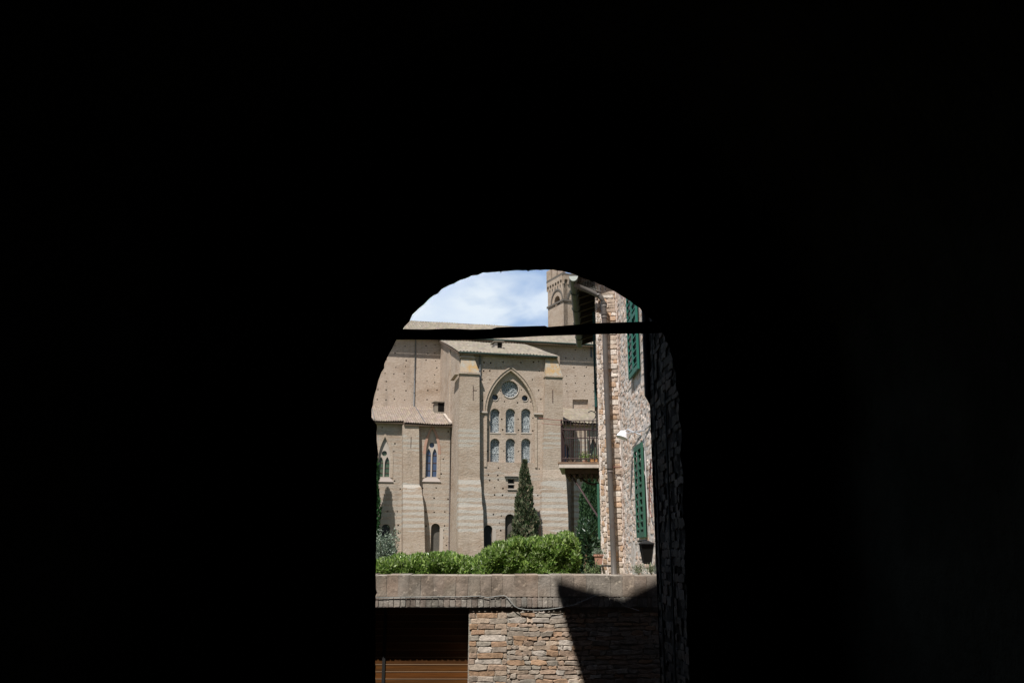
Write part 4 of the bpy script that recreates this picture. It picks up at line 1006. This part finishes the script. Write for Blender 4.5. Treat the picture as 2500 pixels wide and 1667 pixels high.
# pointed hood mould round the recess
def mould(mb, u0, u1, zb, zt, rise, w, wid, dep):
    a = arch_loop(u0, u1, zb, zt, kind=rise, n=16)[1:]; a = a + [(u0, zb)]
    c = (u0+u1)/2
    k_ = len(a); vs = []
    b = arch_loop(u0-wid, u1+wid, zb, zt+wid*1.35, kind=rise+wid*1.35, n=16)[1:]; b = b + [(u0-wid, zb)]
    vs = [(p[0], w-dep, p[1]) for p in a] + [(p[0], w-dep, p[1]) for p in b] + [(p[0], w+.003, p[1]) for p in a] + [(p[0], w+.003, p[1]) for p in b]
    fs = []
    for i in range(k_-1): fs += [(i, i+1, k_+i+1, k_+i), (i, 2*k_+i, 2*k_+i+1, i+1), (k_+i, k_+i+1, 3*k_+i+1, 3*k_+i)]
    mb.add(vs, fs)
mb = MB(); mould(mb, fa[0][0]-.28, fa[1][0]+.28, foot[1], apex[1]+.38, apex[1]-foot[1]+.3, 0, .11, .12)
mb2 = MB(); mould(mb2, fa[0][0]-.004, fa[1][0]+.004, foot[1], apex[1]+.006, apex[1]-foot[1], 0, .22, .03)
o = part(mb, 'hood_mould', M_ledge); mb2.build('arch_ring', church_mat('arch ring brick', base=(0.38,0.31,0.24)), o)
for px0, px1, yy in ((1172, 1189, 1006), (1303, 1324, 1010)):
    mb = MB(); a, z = P(px0, yy, 0); b, _ = P(px1, yy, 0); mb.box((a, -.28, z-.1), (b, .003, z+.1)); part(mb, 'stone_string', M_stone_trim)
for px0, px1 in ((1182, 1188.2), (1305.8, 1311)):
    mb = MB()
    a, _ = P(px0, 1100, 0); b, _ = P(px1, 1100, 0); mb.box((a, -.10, fa[0][1]-.6), (b, .003, foot[1]-.1)); part(mb, 'pilaster_strip', M_ledge)
# lower windows in the chapel front
def niche(lp, w, m, name='window', sill=True, trim=True, dep=.5, label=None):
    g = MB(); panel(g, lp, [], fw(w+dep)); o = part(g, name, m, label=label)
    us = [p[0] for p in lp]; zs = [p[1] for p in lp]
    if sill: s_ = MB(); s_.box((min(us)-.06, w-.12, min(zs)-.16), (max(us)+.25, w+dep-.01, min(zs)+.004)); s_.build('sill', M_stone_trim, o)
    if trim:
        # flat pale strip on the right, its colour standing in for sunlight
        f = MB(); zt2 = max(zs)-(max(us)-min(us))/2; f.hexa([(max(us)+.003,w-.012,min(zs)),(max(us)+.42,w-.012,min(zs)),(max(us)+.42,w+.02,min(zs)),(max(us)+.003,w+.02,min(zs)),(max(us)+.003,w-.012,zt2),(max(us)+.42,w-.012,zt2),(max(us)+.42,w+.02,zt2),(max(us)+.003,w+.02,zt2)]); f.build('lit_jamb', M_stone_trim, o)
    return o
niche(wl1, 0, M_glass_dark); niche(wl2, 0, M_grille)
niche(sm, 0, M_glass_dark, trim=False)
mb = MB(); mb.box((sm[0][0]-.45, -.30, sm[2][1]+.30), (sm[1][0]+.45, .003, sm[2][1]+.42)); mb.box((sm[0][0]-.25, -.16, sm[2][1]+.02), (sm[1][0]+.25, .003, sm[2][1]+.2)); mb.box((sm[0][0], -.02, (sm[0][1]+sm[2][1])/2-.12), (sm[1][0], .1, (sm[0][1]+sm[2][1])/2+.02)); part(mb, 'small_window_hood', M_stone_trim)
# flank walls of the tall chapel
for u_, nm in ((uA, 'chapel_side_wall'), (uB-.5, 'chapel_side_wall')):
    mb = MB(); mb.add([(u_, .55, ZG), (u_+.5, .55, ZG), (u_+.5, WB, ZG), (u_, WB, ZG), (u_, .55, zc0w+.5*slope), (u_+.5, .55, zc0w+.5*slope), (u_+.5, WB, z_top_back-.2), (u_, WB, z_top_back-.2)], [(0,3,2,1),(4,5,6,7),(0,1,5,4),(1,2,6,5),(2,3,7,6),(3,0,4,7)])
    mb.box((u_+.004, .004, ZG), (u_+.496, .549, zc0w)) if False else None
    part(mb, nm, M_main)
mb = MB(); mb.box((uA-.12, 8.0, ZG), (uA+.003, 9.3, zC+7.5*slope)); part(mb, 'side_wall_strip', M_stone_trim if False else M_main)
r = tiled_roof('chapel_roof', uA_t-.5, uB_t, -.66, zC, WB-.003, z_top_back, M_tile, pitch=0.42, amp=.07); gutter(uA_t-.3, uB_t, -.74, zC-.16, r, .13)
# dormer on the chapel roof
def dormer(px, py, w, z, wd, hd_, m, name):
    u = P(px, py, w)[0]; mb = MB()
    mb.box((u-wd/2, w, z-.6), (u+wd/2, w+2.4, z+hd_)); o = part(mb, name, m)
    t = MB(); t.hexa([(u-wd/2-.2,w-.25,z+hd_+.003),(u+wd/2+.2,w-.25,z+hd_+.003),(u+wd/2+.2,w+2.8,z+hd_+.25),(u-wd/2-.2,w+2.8,z+hd_+.25),(u-wd/2-.2,w-.25,z+hd_+.12),(u+wd/2+.2,w-.25,z+hd_+.12),(u+wd/2+.2,w+2.8,z+hd_+.4),(u-wd/2-.2,w+2.8,z+hd_+.4)]); t.build('cap', M_tile, o)
    g = MB(); g.box((u-wd*.2, w-.02, z+hd_*.06), (u+wd*.42, w+.3, z+hd_*.92)); g.build('opening', M_dark, o)
    return o
wz = 6.5; dz_ = zC + (wz+.95)*slope
dormer(1218, 845, wz, dz_, 0.95, 0.85, M_stone_trim, 'roof_dormer')

# buttresses: stacks of sections (z, uL, uR, front w)
def buttress(secs, m, name='buttress', wback=0.0, label=None, capm=None):
    mb = MB()
    for (za, a0, a1, wa), (zb2, b0, b1, wb2) in zip(secs, secs[1:]):
        mb.hexa([(a0,wa,za),(a1,wa,za),(a1,wback,za),(a0,wback,za),(b0,wb2,zb2),(b1,wb2,zb2),(b1,wback,zb2),(b0,wback,zb2)])
    return part(mb, name, m, label=label)
def bu(px, py, w): return P(px, py, w)
def z_at(py, w): return P(1250, py, w)[1]
# left buttress of the tall chapel: left face flush with the side wall
L_ = uA - .02
zt_led = P(1146, 909, -.8)[1]; zt_cap = P(1140, 874, -.3)[1]
def sec(py, pr, w): u, z = P(pr, py, w); return u, z
secs = []
for py, pr, w in ((1420, 1183, -1.7), (1352, 1181.5, -1.5), (1245, 1179.5, -1.2), (1232, 1177, -1.1), (1190, 1175, -1.02), (1165, 1171.5, -.85), (909, 1170.5, -.8)):
    u, z = P(pr, py, w); secs.append((z, L_, u, w))
secs = [(ZG, L_-.05, secs[0][2]+.1, -1.9)] + secs
b1 = buttress(secs, M_but, wback=.003)
u_c = P(1158, 880, -.3)[0]
cp = MB(); z0 = zt_led+.003; u_r = secs[-1][2]
cp.hexa([(L_,-.8,z0),(u_r,-.8,z0),(u_r,-.003,z0),(L_,-.003,z0),(L_+.2,-.35,zt_cap),(u_c,-.35,zt_cap),(u_c,-.003,zt_cap),(L_+.2,-.003,zt_cap)])
cp.build('sloping_cap', M_but_cap, b1)
for p_, q_ in (((L_-.12,-.95,z0-.22), (u_r+.08,-.0035,z0-.003)), ((L_-.6,-.5,z0-.25),(L_-.122,3.5,z0-.06)), ((L_+.05,-.5,zt_cap+.003),(u_c+.1,-.0035,zt_cap+.16))):
    cp = MB(); cp.box(p_, q_); cp.build('ledge', M_ledge, b1)
cp = MB(); cp.box((L_+.2,-.35,zt_cap+.163),(u_c-.1,-.004,zC-.2)); cp.build('upper_pier', M_main, b1)
st = MB(); u, z = P(1155, 955, -.8); st.box((u-.03,-.84,z-1.1),(u+.05,-.801,z+.7)); st.box((u,-.84,z+.1),(u+.45,-.801,z+.16)); st.build('iron_tie', mat('brown iron', (.08,.05,.04), .7), b1)
# right buttress
def rb(py, pl, pr, w): a, z = P(pl, py, w); b, _ = P(pr, py, w); return (z, a, b, w)
secs = [(ZG, *rb(1420,1319,1389.5,-1.8)[1:]), rb(1352,1320,1388.5,-1.6), rb(1250,1322,1387,-1.25), rb(1240,1323,1386,-1.15), rb(1205,1323,1384.5,-1.05), rb(1165,1325,1382,-.95), rb(1145,1326,1376,-.8), rb(916,1332,1373.5,-.8)]
b2 = buttress(secs, M_but, wback=.0025)
zl2 = secs[-1][0]; a0, a1 = secs[-1][1], secs[-1][2]; zc2 = P(1346, 874, -.3)[1]
cp = MB(); cp.hexa([(a0,-.8,zl2+.003),(a1,-.8,zl2+.003),(a1,-.003,zl2+.003),(a0,-.003,zl2+.003),(a0+.1,-.35,zc2),(a1-.6,-.35,zc2),(a1-.6,-.003,zc2),(a0+.1,-.003,zc2)]); cp.build('sloping_cap', M_but_cap, b2)
for p_, q_ in (((a0-.1,-.95,zl2-.2),(a1+.1,-.0035,zl2)), ((a0+.05,-.5,zc2+.003),(a1-.5,-.0035,zc2+.15))):
    cp = MB(); cp.box(p_, q_); cp.build('ledge', M_ledge, b2)
st = MB(); u, z = P(1349, 965, -.8); st.box((u-.03,-.84,z-.9),(u+.05,-.801,z+.7)); st.build('iron_tie', mat('brown iron', (.08,.05,.04), .7), b2)

# low side chapels on the left
WS, WS2 = 6.0, 7.2
uS0, uS1 = P(180, 1200, WS2)[0], uA-.003
uSm = P(986, 1200, WS)[0]
zS = P(1060, 1034, WS-.8)[1]; zSt = P(1060, 994, WB)[1]
sl2 = (zSt-zS)/(WB-(WS-.8))
g1 = [P(1038, 1166, WS)[0], P(1068, 1166, WS)[0]]
gz = (P(1052, 1166, WS)[1], P(1052, 1046, WS)[1])
G1 = arch_loop(g1[0], g1[1], gz[0], gz[1], kind=2.1, n=8)
lw1 = arch_loop(P(1051,1350,WS)[0], P(1073,1350,WS)[0], P(1060,1353,WS)[1], P(1060,1277,WS)[1])
hs = []
for y in (1052, ): hs.append((y, [1026, 1045, 1069, 1095]))
for y, xs in ((1101,(1083,)),(1120,(1081,)),(1139,(1081,)),(1158,(1080,)),(1192,(1033,1066,1097)),(1217,(1058,1092)),(1248,(1042,1062,1086)),(1283,(1041,1084)),(1296,(1083,)),(1314,(1085,)),(1332,(1087,)),(1350,(1089,))): hs.append((y, xs))
mb = MB(); panel(mb, [(uSm, ZG), (uS1, ZG), (uS1, zS+.15), (uSm, zS+.15)], [G1, lw1] + [h for h in holes_grid(hs, WS) if not clash(h, [G1, lw1])], fw(WS), t=.5)
part(mb, 'side_chapel_wall', M_side)
gA = [P(921, 1166, WS2)[0], P(952, 1166, WS2)[0]]
G0 = arch_loop(gA[0], gA[1], P(936, 1166, WS2)[1], P(936, 1066, WS2)[1], kind=2.1, n=8)
lw0 = arch_loop(P(930,1330,WS2)[0], P(951,1330,WS2)[0], P(940,1345,WS2)[1], P(940,1279,WS2)[1])
hs = [(1043, (936, 971)), (1063, (958,)), (1082, (963,)), (1101, (962,)), (1119, (966,)), (1138, (967,)), (1156, (965,)), (1174, (966,)), (1193, (976,)), (1248, (973, 946)), (1262, (973,)), (1283, (973,)), (1301, (973,)), (1318, (973,))]
mb = MB(); panel(mb, [(uS0, ZG), (uSm+.3, ZG), (uSm+.3, zS+.7), (uS0, zS+.7)], [G0, lw0] + [h for h in holes_grid(hs, WS2) if not clash(h, [G0, lw0])], fw(WS2), t=.5)
part(mb, 'side_chapel_wall', M_side)
# gothic windows
M_bar = mat('rusty glazing bar', (.12,.07,.06), .7)
def gothic(lp, w, glass, label):
    us = [p[0] for p in lp]; zs = [p[1] for p in lp]; a, b, c, d = min(us), max(us), min(zs), max(zs); m_ = (a+b)/2; rw = b-a
    g = MB(); panel(g, [(p[0], p[1]) for p in lp], [], fw(w+.42)); o = part(g, 'gothic_window', glass, label=label)
    # stone tracery plate with two lancets and an oculus
    sx = rw*.10; lan = rw*.5 - sx*1.25; hl = d - 3.05
    l1 = arch_loop(a+sx*.6, m_-sx*.55, c+.15, hl+.55, kind=.9, n=6); l2 = arch_loop(m_+sx*.55, b-sx*.6, c+.15, hl+.55, kind=.9, n=6)
    oo = circle(m_, hl+.98, .33, 14)
    t = MB(); panel(t, lp, [l1, l2, oo], fw(w+.22), t=.14); t.build('tracery', M_stone_trim if glass is M_glass_blue else M_stone_trim, o)
    for k in range(1, 4):
        t = MB(); z = c + (hl-c)*k/3.3; t.box((a+.02, w+.37, z-.03), (b-.02, w+.41, z+.03)); t.build('glazing_bar', M_bar, o)
    t = MB(); mould(t, a-.003, b+.003, hl-.2, d+.004, d-hl+.2, w, .34, .06); t.build('arch_surround', M_hood if glass is M_glass_blue else M_ledge, o)
    t = MB(); mould(t, a-.003, b+.003, c, hl-.2, .01, w, .0, .0) if False else None
    t.box((a-.36, w-.05, c), (a-.004, w+.0, hl-.2)); t.build('surround', M_ledge, o); t = MB(); t.box((b+.004, w-.05, c), (b+.34, w+.0, hl-.2)); t.build('surround', M_ledge, o)
    t = MB(); t.hexa([(a-.42,w-.12,c-.5),(b+.45,w-.12,c-.5),(b+.45,w+.003,c-.5),(a-.42,w+.003,c-.5),(a-.05,w-.02,c),(b+.05,w-.02,c),(b+.05,w+.2,c),(a-.05,w+.2,c)]); t.build('sill', mat('pale pink stone sill', (.42,.36,.33), .8), o)
gothic(G1, WS, M_glass_blue, 'twin lancet window with blue glass and pink brick arch')
gothic(G0, WS2, M_glass_green, 'twin lancet window with greenish glass at the left edge')
niche(lw1, WS, M_grille); niche(lw0, WS2, M_glass_dark)
r = tiled_roof('side_chapel_roof', uSm-.3, uS1-.01, WS-.9, zS, WB-.003, zSt, M_tile_pink, pitch=0.30, amp=.04)
r2_ = tiled_roof('side_chapel_roof', uS0, uSm-.31, WS2-.8, zS+1.2*sl2, WB-.003, zSt, M_tile_pink, pitch=0.30, amp=.04)
# left buttress of the side chapels
secs = [(ZG, *[P(984,1420,WS-.9)[0], P(1040,1420,WS-.9)[0]], WS-1.5), ]
def lb(py, pl, pr, w): a, z = P(pl, py, w); b, _ = P(pr, py, w); return (z, a, b, w)
secs += [lb(1345,984,1037.5,WS-1.3), lb(1240,984,1035,WS-1.1), lb(1215,984,1032,WS-1.0), lb(1190,984,1029,WS-.85), lb(1183,984,1024,WS-.7), lb(1036,984,1023,WS-.6)]
b3 = buttress(secs, M_but, wback=WS2, label='striped low buttress between the two gothic windows')
st = MB(); u, z = P(1003, 1080, WS-.6); st.box((u-.03,WS-.65,z-.7),(u+.05,WS-.601,z+.7)); st.build('iron_tie', mat('brown iron', (.08,.05,.04), .7), b3)
# chimney box and coping at the roof's right end
wz = 13.5; zz_ = zS + (wz-(WS-.8))*sl2
dormer(1074, 1000, wz, zz_+.2, 1.35, 1.35, M_tile, 'roof_hatch')
mb = MB(); a0u = uS1-.35
mb.hexa([(a0u,WS-.7,zS+.12),(a0u+.32,WS-.7,zS+.12),(a0u+.32,WS+6,zS+6.7*sl2+.12),(a0u,WS+6,zS+6.7*sl2+.12),(a0u,WS-.7,zS+.30),(a0u+.32,WS-.7,zS+.30),(a0u+.32,WS+6,zS+6.7*sl2+.3),(a0u,WS+6,zS+6.7*sl2+.3)]); part(mb, 'verge_coping', M_stone_trim)
# drain pipes
def pipe(px0, y0, px1, y1, w, r_=.10, m=M_pipe_grey):
    a, za = P(px0, y0, w); b, zb2 = P(px1, y1, w); mb = MB(); mb.tube([(a, w, za), (a+.0, w, zb2)], r_, 8); o = part(mb, 'downpipe', m, smooth=True)
    k = MB()
    n = 5
    for i in range(1, n):
        z = za+(zb2-za)*i/n; k = MB(); k.tube([(a, w, z-.04), (a, w, z+.04)], r_*1.4, 8); k.build('clip', m, o)
pipe(1015, 828, 1013, 992, WB-.12, .085); pipe(1101, 1045, 1101, 1395, WS-.12, .07, mat('dark brown pipe', (.10,.08,.075), .7))
pipe(1172.5, 868, 1172.5, 930, -.12, .11); pipe(1171.5, 930, 1173, 1150, -.12, .08)
pipe(1443, 820, 1444, 872, WB-.12, .13)
mb = MB(); a, z = P(1013.5, 993, WB-.3); 
zq0 = zS + (WB-.3-(WS-.8))*sl2+.12; mb.tube([(a, WB-.3, zq0), (a, WS-.6, zS+.2*sl2+.12)], .05, 5); a2 = P(905,1000,WB-.3)[0]; mb.tube([(a2, WB-.3, zq0), (a2, WS2-.6, zS+1.4*sl2+.12)], .05, 5); part(mb, 'roof_drain', M_pipe_grey)

# low side chapels on the right
uT0, uT1 = uB+.004, P(1600, 1200, WS)[0]
zT = P(1420, 1031, WS-.8)[1]; zTt = P(1420, 997.5, WB)[1]
gw = arch_loop(P(1441,1200,WS)[0], P(1462,1200,WS)[0], P(1450,1160,WS)[1], P(1450,1070,WS)[1], kind=2.0, n=8)
gw2 = arch_loop(P(1377,1200,WS)[0], P(1391,1200,WS)[0], P(1384,1160,WS)[1], P(1384,1080,WS)[1], kind=1.6, n=8)
mb = MB(); panel(mb, [(uT0, ZG), (uT1, ZG), (uT1, zT+.1), (uT0, zT+.1)], [gw, gw2], fw(WS), t=.5); part(mb, 'side_chapel_wall', M_side)
for lp, gm_ in ((gw, M_glass_green), (gw2, M_glass_blue)):
    niche(lp, WS, gm_, trim=False)
tiled_roof('side_chapel_roof', uT0, uT1, WS-.8, zT, WB-.003, zTt, M_tile, pitch=0.42, amp=.07)
secs = [(ZG, P(1400,1400,WS-1)[0], P(1438,1400,WS-1)[0], WS-1.4), lb(1200,1401,1436,WS-1.2), lb(1052,1402,1433,WS-1.0), lb(1046,1402,1433,WS-1.0)]
buttress(secs, M_but, wback=WS+.003, label='low buttress seen through the balcony railing')

# ------------------------------------------------------------------ bell tower behind
TY = 138.0
tq = atY(1376, 760, TY)
tower = empty('bell_tower', (tq.x, TY, ZG), 0)
tag(tower, 'square brick bell tower with battlements rising behind the church roof', 'bell tower')
TA = radians(27); d1 = Vector((-sin(TA), cos(TA), 0)); d2 = Vector((cos(TA), sin(TA), 0)); S = 5.3
base = Vector((tq.x, TY, 0)); loc = Vector(tower.location)
def t1(a, b, d):  # left face: a from the near corner back
    q = base + d1*a + d2*d - Vector((loc.x, loc.y, loc.z)); return (q.x, q.y, b - loc.z)
def t2(a, b, d):
    q = base + d2*a + d1*d - Vector((loc.x, loc.y, loc.z)); return (q.x, q.y, b - loc.z)
def on1(px, py):
    n_ = Vector((d1.y, -d1.x, 0)); q = onplane(px, py, base, n_); return ((q-base).dot(d1), q.z)
zTop = on1(1374, 668)[1]; 
zMer = on1(1374, 652)[1]
M_tow = church_mat('tower brick', base=(0.38,0.31,0.25))
wa = on1(1359.5, 740); wt = on1(1359, 727)[1]; wb_ = on1(1359, 746)[1]
ow = arch_loop(wa[0]-1.05, wa[0]+0.9, wb_, wt+.3)
tilt = 0
mb = MB(); panel(mb, [(0, ZG), (S, ZG), (S, zTop), (0, zTop)], [ow], t1, t=.8); part_ = mb.build('wall', M_tow, tower)
ow2 = arch_loop(S/2-1, S/2+1, wb_, wt+.3)
mb = MB(); panel(mb, [(0.8, ZG), (S, ZG), (S, zTop), (0.8, zTop)], [ow2], t2, t=.8); mb.add([t2(0,ZG,0),t2(.8,ZG,0),t2(.8,zTop,0),t2(0,zTop,0)], [(0,1,2,3)])
mb.add([t2(S,ZG,0), t2(S,ZG,S), t2(S,zTop,S), t2(S,zTop,0)], [(0,1,2,3)]); mb.add([t1(S,ZG,0), t1(S,ZG,S), t1(S,zTop,S), t1(S,zTop,0)], [(0,1,2,3)])
mb.add([t1(0,zTop,0), t1(S,zTop,0), t1(S,zTop,S), t1(0,zTop,S)], [(0,1,2,3)]); mb.build('wall', M_tow, tower)
mb = MB()
for fn in (t1, t2):
    mb.add([fn(1,wb_-.5,2.2), fn(S-1,wb_-.5,2.2), fn(S-1,wt+1,2.2), fn(1,wt+1,2.2)], [(0,1,2,3)])
mb.build('belfry_interior', M_dark, tower)
# arch ring round the belfry opening, string courses, corbel arches, battlements
M_ring = mat('tower stone string', (0.13,0.115,0.10), .9)
def bx_(mb, fn, a0, a1, z0, z1, d0, d1_): mb.hexa([fn(a0,z0,d0),fn(a1,z0,d0),fn(a1,z0,d1_),fn(a0,z0,d1_),fn(a0,z1,d0),fn(a1,z1,d0),fn(a1,z1,d1_),fn(a0,z1,d1_)])
for zc_ in (on1(1378, 731)[1], on1(1374, 669)[1]):
    mb = MB()
    for fn in (t1, t2): bx_(mb, fn, -.15, S+.15, zc_-.16, zc_+.16, -.18, .0)
    mb.build('string_course', M_ring, tower)
mb = MB()
for c_, fn in ((wa[0]-.08, t1), (S/2, t2)):
    pts = [(c_+1.75*cos(pi*k/14), wt-.7+1.9*sin(pi*k/14)) for k in range(15)]; pts2 = [(c_+2.0*cos(pi*k/14), wt-.7+2.2*sin(pi*k/14)) for k in range(15)]
    for i in range(14): mb.add([fn(*pts[i],-.12), fn(*pts[i+1],-.12), fn(*pts2[i+1],-.12), fn(*pts2[i],-.12), fn(*pts[i],0), fn(*pts[i+1],0), fn(*pts2[i+1],0), fn(*pts2[i],0)], [(0,1,2,3),(0,4,5,1),(3,2,6,7)])
mb.build('arch_ring', M_ring, tower)
mb = MB(); zf = zTop-.3; na = 6; aw = S/na
for fn in (t1, t2):
    for k in range(na):
        o_ = [(k*aw, zf-1.5), (k*aw, zf), ((k+1)*aw, zf), ((k+1)*aw, zf-1.5), ((k+.88)*aw, zf-1.5)] + [((k+.5)*aw+.38*aw*cos(pi*j/6), zf-1.0+.38*aw*sin(pi*j/6)) for j in range(7)] + [((k+.12)*aw, zf-1.5)]
        panel(mb, o_, [], lambda a, b, d, fn=fn: fn(a, b, d-.22), t=.2)
mb.build('corbel_arches', M_tow, tower)
for fn, s_ in ((t1, 3), (t2, 3)):
    for k in range(3):
        a = -.12+k*(S+.24-1.5)/2
        if fn is t2 and k == 0: continue
        mb = MB(); bx_(mb, fn, a, a+1.5, zTop+.163, zTop+1.9, -.15, .45); mb.build('battlement', M_tow, tower)
for k in (0, 1, 2):
    mb = MB(); a = -.12+k*(S+.24-1.5)/2; bx_(mb, lambda a_, b_, d_: t1(a_, b_, S-d_), a, a+1.5, zTop+.163, zTop+1.9, -.15, .45); mb.build('battlement', M_tow, tower)
mb = MB(); q = t1(1.6, zTop, .2); mb.tube([(q[0],q[1],q[2]+.1),(q[0],q[1],q[2]+4)], .10, 6); mb.build('pole', mat('white pole', (.75,.75,.75), .4), tower)
